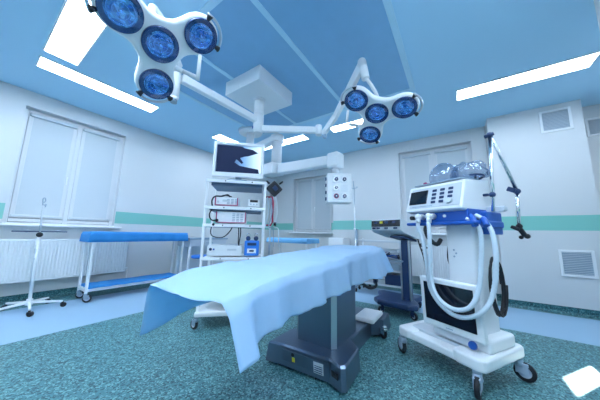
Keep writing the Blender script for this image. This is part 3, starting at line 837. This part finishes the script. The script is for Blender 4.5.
def f3(o, w_, h_):
    k = MB(); k.lathe([(.034, 0), (.034, -.010), (.028, -.012), (.026, -.004), (.001, -.004)], (-.09, -.0, h_ * .55), Matrix.Rotation(-PI / 2, 4, 'X') @ Matrix.Scale(-1, 4, (0, 0, 1)), 24); k.build('socket_ring', 'greyblue', o)
    k = MB(); k.cyl((-.09, 0, h_ * .55), (-.09, -.015, h_ * .55), .016); k.build('socket', 'white', o)
    for i in range(3):
        k = MB()
        for j in range(5): k.box((.03 + i * .045, -.002, h_ * (.2 + .15 * j)), (.03, .006, .008))
        k.build('button_column', 'greyblue', o)
unit(.115, .445, 1.108, 1.24, .05, .32, 'white light source with a round dial on the middle shelf of the trolley', 'light_source', 'medical unit', f3, 'pink')
def f4(o, w_, h_):
    knob(o, -.15, h_ * .62, .016, 'navy', 'port', .006); knob(o, -.115, h_ * .62, .010, 'blue', 'port', .006)
    k = MB(); k.box((.08, -.002, h_ * .6), (.1, .005, .02)); k.build('vent', 'offwhite', o)
unit(.045, .42, .743, .855, .04, .34, 'low wide white unit on the lower shelf of the trolley beside the blue pump', 'video_recorder', 'medical unit', f4)
o = local_thing('suction_pump', (.53, .05, .743), 'blue boxy pump with two round gauges on the lower shelf of the trolley', 'pump')
k = MB(); k.box((0, .10, .085), (.165, .20, .17), bev=.012); k.build('case', 'brightblue', o)
k = MB(); k.mats = ['white', 'navy']; k.cur = 0; k.box((0, -.003, .055), (.10, .006, .05), bev=.002); k.cur = 1; k.box((0, -.007, .055), (.05, .003, .02)); k.build('label_plate', None, o)
k = MB(); k.box((0, -.003, .13), (.10, .006, .03), bev=.002); k.build('handle_recess', 'navy', o)
for s_ in (-1, 1):
    k = MB(); k.lathe([(.001, .012), (.022, .012), (.026, .008), (.028, -.012), (.001, -.012)], (s_ * .045, .04, .195), Matrix.Rotation(PI / 2, 4, 'X'), 24); k.cyl((s_ * .045, .04, .168), (s_ * .045, .04, .185), .008)
    g = k.build('gauge', 'navy', o)
    k = MB(); k.tube([(s_ * .045 - .02, .05, .20), (s_ * .045 - .015, .05, .245), (s_ * .045 + .015, .05, .245), (s_ * .045 + .02, .05, .20)], .004, 6, 4); k.build('gauge_loop', 'chrome', g)
# cables of the trolley
o = local_thing('cable', (0, 0, 1.085), 'thin black cable looping under the middle shelf at left', 'cable')
k = MB(); k.tube([(.08, .05, 0.0), (.07, .04, -.08), (.10, .04, -.13), (.20, .04, -.14), (.27, .05, -.08), (.31, .06, 0)], .006, 6, 6); k.build('lead', 'black', o)
o = local_thing('cable', (0, 0, 1.085), 'pair of dark cables hanging down behind the pump', 'cable')
for s_ in (0, .022):
    k = MB(); k.tube([(.37 + s_, .06, 0), (.375 + s_, .05, -.1), (.38 + s_ * .3, .05, -.22), (.41, .06, -.27)], .006, 6, 6); k.build('lead', 'black', o)
o = local_thing('cable', (0, 0, 1.3), 'dark cable bundle lying over the top of the upper white unit', 'cable')
k = MB(); k.tube([(.07, .05, -.02), (.06, .04, .06), (.09, .05, .11), (.16, .07, .118), (.22, .08, .14), (.25, .06, .115)], .009, 6, 6); k.tube([(.15, .07, .118), (.2, .06, .13), (.27, .08, .118)], .007, 6, 5); k.build('lead', 'black', o)
o = local_thing('cable', (0, 0, 1.1), 'dark lead with a plug at the lower left of the light source', 'cable')
k = MB(); k.tube([(.07, .05, .17), (.045, .03, .10), (.07, .02, .04), (.13, .03, .03)], .007, 6, 5); k.sph((.13, .02, .035), .018); k.sph((.10, .01, -.015), .016); k.build('lead', 'black', o)
o = local_thing('cable', (W_, .0, 1.3), 'thin pale and dark tubing hanging beside the trolley on the right', 'cable')
for s_, c_ in ((.03, 'hose'), (.07, 'greyblue'), (.13, 'offwhite')):
    k = MB(); k.tube([(s_, .03, .13), (s_ + .02, .02, -.05), (s_ - .01, .02, -.22), (s_ + .04, .03, -.25), (s_ + .05, .03, -.45)], .006, 6, 6); k.build('lead', c_, o)
k = MB(); k.cyl((.13, .02, -.21), (.13, .02, -.17), .016); k.build('plug', 'black', o)

# ================================================================== VENTILATOR
VA = math.atan2(-.866, -.5)
VO = (2.336, .067)
t = empty('ventilator', (VO[0], VO[1], 0), VA, 'white and blue ventilator machine on a white four-wheeled trolley at right', 'ventilator')
# in local coords: x to the machine's right as seen from the camera, y away from the camera
# base platform
def rrect(x0, x1, y0, y1, c): 
    pts = []
    for cx_, cy_, a0 in ((x1 - c, y0 + c, -PI / 2), (x1 - c, y1 - c, 0), (x0 + c, y1 - c, PI / 2), (x0 + c, y0 + c, PI)):
        for i in range(5): pts.append((cx_ + c * math.cos(a0 + PI / 2 * i / 4), cy_ + c * math.sin(a0 + PI / 2 * i / 4)))
    return pts
k = MB(); k.prism(rrect(-.33, -.19, -.27, .27, .05), .155, .225, bev=.015); k.prism(rrect(.13, .34, -.27, .28, .05), .155, .235, bev=.018)
k.prism(rrect(-.24, .2, -.255, .24, .02), .155, .21, bev=.012); k.build('base', 'white', t)
k = MB(); k.prism(rrect(-.27, .17, -.16, .20, .03), .205, .231, bev=.006); k.build('tray', 'offwhite', t)
for (x, y, an) in ((-.295, -.235, PI * .86), (.275, -.235, -1.2), (.30, .245, .25), (-.295, .24, 1.4)):
    caster(t, x, y, .062, an, .158, 'wheelgrey', 'wheelgrey', .028)
# column
k = MB(); k.prism(rrect(.04, .25, -.08, .16, .02), .215, 1.12); k.build('column', 'white_plastic', t)
k = MB()
for i in range(3): k.cyl((.10 + .016 * (i % 2), -.084, .90 - i * .025), (.10 + .016 * (i % 2), -.086, .90 - i * .025), .007)
k.build('emblem', 'greyblue', t)
# gauge foot unit right of the lower monitor
k = MB(); k.prism(rrect(.20, .32, -.14, .20, .03), .23, .32, bev=.02); k.build('rear_housing', 'white', t)
k = MB(); k.tube([(.225, -.16, .26), (.235, -.15, .34), (.23, -.14, .40)], [.03, .026, .02], 12, 0); k.build('valve_post', 'white', t)
k = MB(); k.cyl((.235, -.18, .275), (.235, -.197, .275), .028, .024); k.build('dial', 'blue', t)
k = MB(); k.cyl((.225, -.17, .375), (.225, -.19, .375), .016); k.build('knob', 'yellow', t)
# lower monitor
MZ = .315
k = MB(); k.box((.095, -.175, MZ + .175), (.445, .045, .375), rot=(.05, 0, 0), bev=.012); lm = k.build('lower_monitor', 'white_plastic', t)
k = MB(); k.box((.092, -.201, MZ + .183), (.365, .004, .285), rot=(.05, 0, 0), bev=.001); k.build('screen', 'blackgloss', lm)
k = MB(); k.box((.262, -.190, MZ + .342), (.045, .004, .018), rot=(.05, 0, 0)); k.build('badge', 'greyblue', lm)
k = MB(); k.box((.10, -.2115, MZ + .020), (.05, .003, .006), rot=(.05, 0, 0)); k.build('nameplate', 'greyblue', lm)
k = MB(); k.box((.095, -.12, MZ - .02), (.30, .10, .10), bev=.01); k.build('monitor_bracket', 'offwhite', t)
# blue carriage beneath the head unit
k = MB(); k.box((.055, .0, 1.165), (.43, .34, .10), bev=.012); k.build('gas_block', 'blue', t)
k = MB(); k.box((.055, -.19, 1.105), (.56, .05, .026), rot=(0, 0, 0), bev=.011); k.box((.31, .0, 1.10), (.03, .40, .05), bev=.01); k.box((.055, -.02, 1.105), (.46, .30, .022), bev=.005); k.build('shelf_rail', 'blue', t)
k = MB(); k.box((.285, .10, 1.11), (.05, .22, .17), bev=.01); k.build('side_block', 'blue', t)
k = MB(); k.cyl((.10, -.17, 1.165), (.10, -.176, 1.165), .012); k.build('cap', 'white', t)
for x in (-.085, .01):
    k = MB(); k.cyl((x, -.165, 1.165), (x, -.235, 1.165), .024, .022); k.sph((x, -.235, 1.165), .026); k.cyl((x, -.235, 1.165), (x, -.235, 1.11), .02, .018)
    k.cyl((x - .035, -.215, 1.175), (x + .035, -.215, 1.175), .012); k.build('hose_port', 'white', t)
k = MB(); k.cyl((-.175, -.17, 1.16), (-.175, -.205, 1.16), .018); k.build('knob', 'black', t)
# head unit with a leaning control face
k = MB(); x0, x1 = -.21, .265
side = [(-.235, 1.212), (-.160, 1.435), (.17, 1.465), (.20, 1.215), (-.16, 1.195)]
co = [(x0, y, z) for y, z in side] + [(x1, y, z) for y, z in side]; n = len(side)
tmp = bmesh.new(); vs = [tmp.verts.new(c) for c in co]
tmp.faces.new(vs[:n]); tmp.faces.new(vs[n:][::-1])
for i in range(n): tmp.faces.new((vs[i], vs[(i + 1) % n], vs[n + (i + 1) % n], vs[n + i]))
bmesh.ops.recalc_face_normals(tmp, faces=tmp.faces[:]); bmesh.ops.bevel(tmp, geom=tmp.edges[:], offset=.014, segments=3, profile=.5, affect='EDGES')
k.merge(tmp); hu = k.build('head_unit', 'white', t)
# face frame: origin bottom-left of the control face
fa = math.atan2(.07, .21)       # lean back
def face(u, v, d):              # u along x, v up the face, d outward
    by, bz = -.235, 1.215
    return (u, by + v * math.sin(fa) - d * math.cos(fa), bz + v * math.cos(fa) + d * math.sin(fa))
def fbox(mb, u, v, du, dv, d0, th): mb.box(face(u, v, d0), (du, th, dv), rot=(-fa, 0, 0), bev=min(.003, th * .4))
k = MB(); fbox(k, .04, .115, .42, .185, .002, .006); fp = k.build('control_panel', 'offwhite', hu)
fp2 = MB(); fbox(fp2, -.095, .120, .165, .125, .006, .006); fp2.build('display', 'blackgloss', hu)
for c in range(3):
    for r in range(4):
        k = MB(); fbox(k, .045 + c * .065, .065 + r * .034, .036, .021, .007, .008); k.build('button', 'navy', hu)
k = MB(); k.cyl(face(.175, .06, .004), face(.175, .06, .024), .024, .021, n=24); k.build('dial', 'offwhite', hu)
k = MB(); fbox(k, -.05, .035, .18, .006, .006, .002); k.build('print_line', 'greyblue', hu)
k = MB(); k.box((.03, .0, 1.464), (.40, .30, .012), rot=(.09, 0, 0), bev=.004); k.build('top_tray', 'greyblue', hu)
# rail and circuit arm at the right side
k = MB(); k.box((.30, .10, 1.215), (.16, .03, .045), bev=.006); k.box((.37, .10, 1.215), (.03, .05, .03), bev=.004); k.build('side_rail', 'offwhite', t)
k = MB(); k.cyl((.315, .08, 1.20), (.30, .18, 1.83), .013, n=14); ca = k.build('circuit_arm_post', 'chrome', t)
k = MB(); k.sph((.3, .18, 1.84), .023); k.cyl((.265, .17, 1.83), (.325, .19, 1.845), .015); k.build('joint', 'navy', ca)
k = MB(); k.sph((.313, .095, 1.33), .022); k.box((.27, .075, 1.33), (.06, .03, .02), bev=.006); k.build('clamp', 'navy', ca)
k = MB(); k.cyl((.30, .19, 1.84), (.305, .52, 1.40), .013, n=14); a2 = k.build('circuit_arm', 'chrome', t)
k = MB(); k.sph((.305, .52, 1.40), .026); k.box((.28, .49, 1.415), (.06, .025, .04), rot=(0, .5, 0), bev=.006); k.build('joint', 'navy', a2)
k = MB(); k.cyl((.305, .52, 1.40), (.305, .485, 1.11), .012, n=14); k.build('forearm', 'chrome', a2)
k = MB(); k.sph((.305, .485, 1.10), .022); k.box((.285, .465, 1.085), (.06, .028, .028), rot=(0, .5, 0), bev=.008); k.box((.315, .495, 1.055), (.035, .032, .08), rot=(.5, -.3, 0), bev=.01); k.sph((.335, .52, 1.02), .021); k.sph((.30, .51, 1.01), .016); k.build('hose_clip', 'black', a2)
# breathing hoses
def vw(p):
    c, s_ = math.cos(VA), math.sin(VA); return Vector((VO[0] + c * p[0] - s_ * p[1], VO[1] + s_ * p[0] + c * p[1], p[2]))
for pts, lab in (
    ([(-.085, -.245, 1.11), (-.075, -.25, 1.06), (-.045, -.25, .98), (-.02, -.25, .78), (.0, -.25, .60), (.09, -.255, .49), (.21, -.25, .455), (.33, -.22, .52), (.375, -.16, .65), (.395, -.13, .86), (.38, -.11, 1.03), (.335, -.10, 1.12), (.28, -.10, 1.165)], 'white corrugated hose hanging from the left port of the ventilator in the outer loop'),
    ([(.01, -.245, 1.11), (.03, -.27, 1.05), (.035, -.28, .90), (.03, -.28, .68), (.075, -.285, .56), (.18, -.285, .505), (.28, -.265, .54), (.315, -.21, .66), (.325, -.17, .84), (.33, -.15, 1.0), (.31, -.15, 1.09), (.25, -.16, 1.14)], 'white corrugated hose hanging from the right port of the ventilator in the inner loop')):
    k = MB(); P = catmull([Vector(p) for p in pts], 16)
    k.tube(P, .0145, 12, ripple=.12); o = k.build('breathing_hose', 'hose', None, None)
    o.location = (VO[0], VO[1], 0); o.rotation_euler = (0, 0, VA)
    tag(o, lab, 'hose', 'hoses of the ventilator')
for pts, lab in (([(.285, -.06, 1.14), (.33, -.10, 1.13), (.36, -.13, 1.08)], ''), ([(.25, -.12, 1.16), (.29, -.16, 1.14), (.315, -.18, 1.08)], '')):
    k = MB(); k.tube(pts, .021, 12, 4); k.build('hose_cuff', 'blue', t)
# dark cable coils on the machine's right side
def ring(cx_, cy_, cz_, rx, rz_, r, turns=3):
    pts = []
    for i in range(turns * 20 + 1):
        a_ = 2 * PI * i / 20; pts.append((cx_ + .012 * math.sin(a_ * .37) + .01 * (i / 20), cy_ + rx * math.cos(a_) * (1 + .05 * math.sin(i * .7)), cz_ + rz_ * math.sin(a_) * (1 + .05 * math.cos(i * .9))))
    return pts
k = MB(); k.tube(ring(.285, .06, .66, .085, .20, .008), .008, 6); o = k.build('cable', 'black', None)
o.location = (VO[0], VO[1], 0); o.rotation_euler = (0, 0, VA); tag(o, 'black cable coiled on the right side of the ventilator column', 'cable')
k = MB(); k.tube([(-.055, -.17, 1.10), (-.05, -.2, 1.05), (-.02, -.20, .98), (.02, -.17, .94), (.03, -.13, .98)], .017, 8, 5); o = k.build('cable', 'black', None)
o.location = (VO[0], VO[1], 0); o.rotation_euler = (0, 0, VA); tag(o, 'short thick black cable curling under the front rail of the ventilator', 'cable')
k = MB(); k.tube([(.05, -.02, .98), (-.0, .02, .92), (-.02, .04, .80), (.02, .06, .70), (.06, .05, .66)], .012, 8, 5); o = k.build('cable', 'black', None)
o.location = (VO[0], VO[1], 0); o.rotation_euler = (0, 0, VA); tag(o, 'black cable bulging out at the left of the ventilator column', 'cable')
# clear mask and bag lying on top
def crumple(name, c, r, sc, amp, seed, m_, label, cat):
    rnd = random.Random(seed); ph = [rnd.uniform(0, 6) for _ in range(9)]
    tmp = bmesh.new(); bmesh.ops.create_icosphere(tmp, subdivisions=4, radius=1)
    for v in tmp.verts:
        p = v.co.copy()
        d = 1 + amp * (math.sin(p.x * 5 + ph[0]) * math.sin(p.y * 6 + ph[1]) + .6 * abs(math.sin(p.z * 9 + p.x * 7 + ph[2])) + .4 * abs(math.sin(p.y * 14 + p.x * 4 + ph[3])))
        v.co = Vector((p.x * sc[0] * d, p.y * sc[1] * d, max(-.35 * sc[2], p.z * sc[2] * d))) * r
    for f in tmp.faces: f.smooth = True
    k = MB(); k.merge(tmp); o = k.build(name, m_, None)
    o.location = vw(c); o.rotation_euler = (0, 0, VA); tag(o, label, cat); return o
crumple('anaesthesia_mask', (.02, -.02, 1.515), .1, (1.15, .9, 1.25), .02, 3, 'bag', 'clear domed plastic mask on top of the ventilator, left of the bag', 'mask')
crumple('plastic_bag', (.19, .04, 1.512), .1, (1.15, 1.0, .85), .22, 8, 'bag', 'crumpled clear plastic bag on top of the ventilator, right of the mask', 'bag')
k = MB(); k.tube([(-.09, -.1, 1.476), (-.12, -.08, 1.478), (-.13, -.03, 1.482), (-.09, .02, 1.488)], .009, 8, 5); o = k.build('tube_piece', 'pink', None)
o.location = (VO[0], VO[1], 0); o.rotation_euler = (0, 0, VA); tag(o, 'small pink tube lying at the left end of the ventilator top', 'tube')
k = MB(); k.tube([(.24, -.05, 1.485), (.30, -.02, 1.478), (.285, .06, 1.475), (.20, .12, 1.475), (.26, .0, 1.49)], .008, 8, 6); o = k.build('tube_piece', 'navy', None)
o.location = (VO[0], VO[1], 0); o.rotation_euler = (0, 0, VA); tag(o, 'dark blue tubing curled beside the clear bag on the ventilator', 'tube')

# ================================================================== DEVICE TROLLEY (behind, between table and ventilator)
DX, DY = 3.42, .80
t = empty('device_trolley', (DX, DY, 0), 0, 'navy-based pedestal trolley between the operating table and the ventilator', 'trolley')
def L(x, y, z): return (x - DX, y - DY, z)
ol = [(3.22, .98), (3.20, .86), (3.16, .60), (3.22, .50), (3.34, .50), (3.55, .58), (3.80, .50), (3.86, .58), (3.78, .80), (3.84, 1.06), (3.76, 1.12), (3.56, 1.02), (3.34, 1.06)]
ol = [(x, y - .06) for x, y in ol]
k = MB(); k.prism([(x - DX, y - DY) for x, y in ol], .10, .165, bev=.02); k.build('base', 'navy', t)
for (x, y, an) in ((3.25, .93, 2.6), (3.22, .56, -2.2), (3.78, .55, .4), (3.76, 1.07, .9)): caster(t, x - DX, y - DY - .06, .045, an, .115, 'navy', 'wheelgrey')
k = MB(); k.box(L(3.50, .60, .55), (.12, .13, .80), bev=.01); k.build('column', 'navy', t)
k = MB(); k.box(L(3.435, .545, .55), (.035, .022, .78), rot=(0, 0, .4), bev=.004); k.box(L(3.43, .65, .55), (.02, .02, .78), bev=.003); k.build('column_trim', 'steel', t, 'bright steel column strips')
k = MB(); k.box(L(3.50, .62, .965), (.26, .24, .03), rot=(0, .20, -.47), bev=.006); k.build('top_plate', 'navy', t)
k = MB(); k.box(L(3.52, .80, .66), (.30, .36, .02), bev=.004); k.build('shelf', 'greyblue', t)
# the unit on it
UR = math.radians(-27)
o = empty('electrosurgical_unit', (3.315, .815, .98), UR, 'wide grey device with a black front panel, tilted on top of the navy pedestal trolley', 'medical unit')
k = MB()
side = [(0, .10), (.01, .245), (.03, .25), (.50, .085), (.50, -.015), (.33, -.01), (.05, .065)]
co = [(x, -.255, z) for x, z in side] + [(x, .255, z) for x, z in side]; n = len(side)
tmp = bmesh.new(); vs = [tmp.verts.new(c) for c in co]; tmp.faces.new(vs[:n]); tmp.faces.new(vs[n:][::-1])
for i in range(n): tmp.faces.new((vs[i], vs[(i + 1) % n], vs[n + (i + 1) % n], vs[n + i]))
bmesh.ops.recalc_face_normals(tmp, faces=tmp.faces[:]); bmesh.ops.bevel(tmp, geom=tmp.edges[:], offset=.007, segments=2, profile=.5, affect='EDGES'); k.merge(tmp)
k.build('case', 'offwhite', o)
k = MB(); k.box((.000, 0, .190), (.008, .485, .088), rot=(0, .07, 0), bev=.002); fr = k.build('front_panel', 'blackgloss', o)
for y, c_ in ((.06, 'yellow'), (.16, 'navy'), (-.03, 'navy'), (-.15, 'navy')):
    k = MB(); k.box((-.006, y, .205), (.004, .05, .03), rot=(0, .07, 0)); k.build('indicator', c_, fr)
for y in (-.17, -.02, .12, .20):
    k = MB(); k.cyl((0, y, .125), (-.014, y, .124), .013); k.box((-.002, y, .125), (.006, .06, .022)); k.build('socket', 'navy', o)
o = empty('accessory_tray', (3.52, .80, .67), 0, 'jumble of dark cables and parts in the tray on the navy trolley shelf', 'cables')
rnd = random.Random(5)
for j in range(5):
    k = MB(); pts = [(rnd.uniform(-.13, .1), rnd.uniform(-.15, .15), rnd.uniform(.012, .10)) for _ in range(6)]; k.tube(pts, .008, 6, 5); k.build('lead', ('navy', 'greyblue', 'blue', 'black', 'offwhite')[j], o)
k = MB(); k.tube([(3.62, .45, .96), (3.52, .42, .88), (3.46, .38, .76), (3.50, .36, .62), (3.54, .34, .54), (3.48, .38, .44)], .008, 6, 6); o = k.build('cable', 'black', None); tag(o, 'black lead hanging down to the right of the navy trolley column', 'cable')
k = MB()
rnd = random.Random(9)
k.tube([(3.52 + rnd.uniform(-.06, .06), .38 + rnd.uniform(-.05, .05), .91 - .02 * i) for i in range(9)], .010, 6, 5); o = k.build('cable', 'black', None); tag(o, 'knot of black leads hanging under the right end of the grey device', 'cable')

# wire rack trolley behind the device trolley
t = empty('wire_shelf_trolley', (4.30, 1.12, 0), 0, 'pale wire shelf trolley holding blue boxes behind the navy pedestal trolley', 'trolley')
for x in (-.2, .2):
    for y in (-.42, .42):
        k = MB(); k.cyl((x, y, .10), (x, y, .92), .012); k.sph((x, y, .925), .014); k.build('post', 'steel', t)
        caster(t, x, y, .045, .5, .11, 'greyblue', 'offwhite')
for z in (.18, .42, .66, .90):
    k = MB()
    k.box((0, 0, z), (.40, .84, .012), bev=.002)
    for s_ in (-1, 1): k.box((s_ * .2, 0, z), (.014, .84, .028), bev=.003); k.box((0, s_ * .42, z), (.40, .014, .028), bev=.003)
    k.build('shelf', 'offwhite', t)
for x, y, z, d, m_, lab in ((4.28, .88, .188, (.28, .34, .16), 'navy', 'navy box on the bottom shelf of the wire trolley'), (4.28, 1.00, .428, (.26, .40, .10), 'greyblue', 'grey blue bin on the second shelf of the wire trolley'), (4.28, 1.32, .428, (.24, .18, .12), 'blue', 'small bright blue bin on the second shelf of the wire trolley'), (4.28, 1.02, .668, (.26, .36, .09), 'offwhite', 'low pale box on the third shelf of the wire trolley')):
    o = empty('storage_box', (x, y, z), 0, lab, 'box', 'boxes on the wire trolley')
    k = MB(); k.box((0, 0, d[2] / 2), d, bev=.01); k.build('body', m_, o); k = MB(); k.box((0, 0, d[2] + .006), (d[0] + .012, d[1] + .012, .012), bev=.004); k.build('lid', m_, o)

# ================================================================== LEFT SIDE
# IV stand
t = empty('infusion_stand', (.60, 4.42, 0), 0, 'white infusion stand with a five-legged wheeled base in front of the left window', 'stand')
k = MB(); k.cyl((0, 0, .07), (0, 0, .14), .035, .028); k.build('hub', 'white', t)
for i in range(5):
    a_ = math.radians(-95 + 72 * i); ex, ey = .30 * math.cos(a_), .30 * math.sin(a_)
    k = MB(); beam(k, (0.02 * math.cos(a_), .02 * math.sin(a_), .10), (ex, ey, .075), .03, .03, .024, .02, .005); k.build('leg', 'white', t)
    caster(t, ex, ey, .028, a_ + .8, .068, 'black', 'black', .03)
k = MB(); k.cyl((0, 0, .12), (-.02, 0, .95), .017); k.build('pole', 'white', t)
k = MB(); k.cyl((-.02, 0, .93), (-.035, 0, 1.30), .010); k.build('upper_pole', 'offwhite', t)
k = MB(); k.sph((-.02, -.01, .925), .032); k.build('collar', 'black', t)
k = MB(); k.cyl((-.25, 0, .965), (.23, 0, .965), .007); cb = k.build('crossbar', 'navy', t)
for x in (-.13, .14):
    k = MB(); k.lathe([(.012, -.004), (.018, 0), (.012, .004)], (x, 0, .968), Matrix.Rotation(PI / 2, 4, 'X'), 16); k.build('ring', 'offwhite', cb)
k = MB(); k.tube([(-.035, 0, 1.29), (-.045, 0, 1.38), (-.03, 0, 1.40), (-.02, 0, 1.36), (-.035, 0, 1.34)], .006, 6, 4); k.tube([(-.035, 0, 1.29), (-.01, 0, 1.32), (-.015, 0, 1.28)], .006, 6, 4); k.build('hook', 'greyblue', t)
k = MB(); k.box((-.03, 0, .72), (.02, .03, .06), bev=.004); k.box((-.028, 0, .62), (.02, .03, .03), bev=.004); k.build('clamp', 'offwhite', t)
k = MB(); k.cyl((-.02, 0, .30), (-.03, 0, .8), .008); k.build('brace', 'offwhite', t)

# long instrument table with blue cover
def cover(name, x0, x1, y0, y1, z, drop, label, seed, parent=None, amp=.006, m_name='cover'):
    k = MB(); nx, ny = 40, 8; co = []; m_ = 0; rows = []
    prof = [(-1, drop), (-1, drop * .66), (-1, drop * .33), (-1, .012)] + [(j / ny, 0) for j in range(ny + 1)] + [(2, .012), (2, drop * .33), (2, drop * .66), (2, drop)]
    for i in range(-3, nx + 4):
        s_ = min(1, max(0, i / nx)); ex = max(0, -i, i - nx) / 3 * drop; sgn = -1 if i < 0 else (1 if i > nx else 0)
        x = x0 + (x1 - x0) * s_; row = []
        for v, d in prof:
            y = y0 - .008 - .01 * math.sin(x * 31 + seed) * d / max(drop, .01) if v < 0 else (y1 + .008 if v > 1 else y0 + (y1 - y0) * v)
            dd = max(d, ex); row.append((x + sgn * (.008 + .012 * ex / max(drop, .01)), y, z - dd + amp * .5 * math.sin(x * 13 + v * 3 + seed) * (1 if d == 0 and ex == 0 else 0)))
        rows.append(row)
    m_ = len(prof); co = [c for r in rows for c in r]
    k.poly(co, [(i * m_ + j, (i + 1) * m_ + j, (i + 1) * m_ + j + 1, i * m_ + j + 1) for i in range(len(rows) - 1) for j in range(m_ - 1)], True)
    o = k.build(name, m_name, parent); s2 = o.modifiers.new('thickness', 'SOLIDIFY'); s2.thickness = .003
    if not parent: tag(o, label, 'cloth')
    return o
def inst_table(name, x0, x1, y0, y1, ztop, zlow, label, wh=True):
    cx_, cy_ = (x0 + x1) / 2, (y0 + y1) / 2
    t = empty(name, (cx_, cy_, 0), 0, label, 'table'); dx, dy = (x1 - x0) / 2, (y1 - y0) / 2
    for sx in (-1, 1):
        for sy in (-1, 1):
            k = MB(); k.box((sx * (dx - .04), sy * (dy - .03), (ztop + .10) / 2), (.032, .032, ztop - .11), bev=.004); k.build('leg', 'white', t)
            if wh: caster(t, sx * (dx - .04), sy * (dy - .03), .05, .7 + sx, .12, 'greyblue', 'wheelgrey')
    k = MB(); k.box((0, 0, ztop - .012), (2 * dx, 2 * dy, .022), bev=.004); k.build('tabletop', 'white', t)
    k = MB(); k.box((0, 0, zlow), (2 * dx - .05, 2 * dy - .02, .045), bev=.006); k.build('lower_shelf', 'white', t)
    return t
inst_table('instrument_table', 1.06, 2.46, 4.30, 4.69, .962, .16, 'long white wheeled instrument table standing along the left wall')
cover('table_cover', 1.05, 2.47, 4.29, 4.70, .975, .15, 'bright blue cloth covering the top of the long left table', 1)
cover('shelf_cover', 1.13, 2.40, 4.29, 4.68, .206, .022, 'blue cloth on the lower shelf of the long left table', 4)

# small cabinet table and round stool next to it
t = empty('side_desk', (2.95, 4.50, 0), 0, 'pale desk with a grey top between the long left table and the monitor trolley', 'desk')
k = MB(); k.box((0, 0, .865), (.90, .50, .03), bev=.005); k.build('desktop', 'greyblue', t)
k = MB(); k.box((0, .0, .78), (.84, .46, .135), bev=.004); dr = k.build('drawer', 'offwhite', t)
k = MB(); k.box((0, -.24, .78), (.16, .018, .014), bev=.004); k.build('handle', 'greyblue', dr)
for sx in (-1, 1):
    for sy in (-1, 1):
        k = MB(); k.box((sx * .41, sy * .21, .36), (.035, .035, .715), bev=.004); k.build('leg', 'white', t)
k = MB(); k.box((0, .20, .45), (.80, .014, .52)); k.build('back_panel', 'offwhite', t)
t = empty('stool', (2.66, 4.08, 0), 0, 'round blue-seated stool in front of the pale desk', 'stool')
k = MB(); k.lathe([(.001, .05), (.13, .055), (.165, .045), (.175, .02), (.165, .0), (.001, .0)], (0, 0, .51), None, 32); k.build('seat', 'brightblue', t)
k = MB(); k.cyl((0, 0, .10), (0, 0, .51), .022); k.build('pole', 'steel', t)
for i in range(5):
    a_ = 2 * PI * i / 5 + .3; ex, ey = .24 * math.cos(a_), .24 * math.sin(a_)
    k = MB(); beam(k, (0, 0, .11), (ex, ey, .085), .035, .03, .025, .02, .005); k.build('leg', 'steel', t); caster(t, ex, ey, .025, a_, .08, 'black', 'black', .03)

# blue-covered table at the back of the alcove
inst_table('instrument_table', 3.95, 4.40, 2.50, 3.55, .895, .25, 'small blue-covered table in the far alcove, right of the monitor tower', True)
cover('table_cover', 3.94, 4.41, 2.49, 3.56, .908, .10, 'pale blue cloth on the far alcove table', 2, m_name='pale_cover')
# grey bracket machine under the alcove window
t = empty('shelf_cabinet', (4.70, 2.20, 0), 0, 'low white cabinet against the back wall below the green band', 'cabinet')
k = MB(); k.box((.14, 0, .53), (.36, .36, .80), bev=.006); k.build('body', 'white', t)
k = MB(); k.box((-.045, 0, .53), (.012, .33, .76), bev=.003); d_ = k.build('door', 'white', t)
k = MB(); k.box((-.058, .13, .60), (.014, .012, .10), bev=.003); k.build('handle', 'steel', d_)
k = MB(); k.box((.14, 0, .065), (.32, .32, .13)); k.build('plinth', 'greyblue', t)
k = MB(); k.cyl((5.02, 1.86, .0), (5.02, 1.86, 1.12), .03); k.cyl((5.02, 1.86, 1.12), (5.02, 1.86, 1.14), .034); o = k.build('pipe', 'greyblue', None); tag(o, 'dark vertical pipe on the back wall below the green band', 'pipe')
# thin stand with hooks by the back wall
t = empty('infusion_stand', (4.55, 1.72, 0), 0, 'thin steel infusion pole in front of the back wall, right of the socket box', 'stand')
k = MB(); k.cyl((0, 0, .08), (0, 0, 1.95), .011); k.build('pole', 'steel', t)
k = MB(); k.cyl((0, 0, 1.95), (0, .02, 2.14), .009); k.cyl((0, -.05, 1.98), (0, .05, 1.98), .006); k.tube([(0, .05, 1.98), (0, .06, 2.01), (0, .075, 1.98)], .005, 6, 3); k.tube([(0, -.05, 1.98), (0, -.06, 2.01), (0, -.075, 1.98)], .005, 6, 3); k.build('hook', 'greyblue', t)
k = MB(); k.sph((0, 0, 1.12), .024); k.build('collar', 'white', t)
for i in range(5):
    a_ = 2 * PI * i / 5; ex, ey = .26 * math.cos(a_), .26 * math.sin(a_)
    k = MB(); beam(k, (0, 0, .09), (ex, ey, .075), .03, .025, .02, .02, .005); k.build('leg', 'steel', t); caster(t, ex, ey, .026, a_, .07, 'black', 'black', .024)
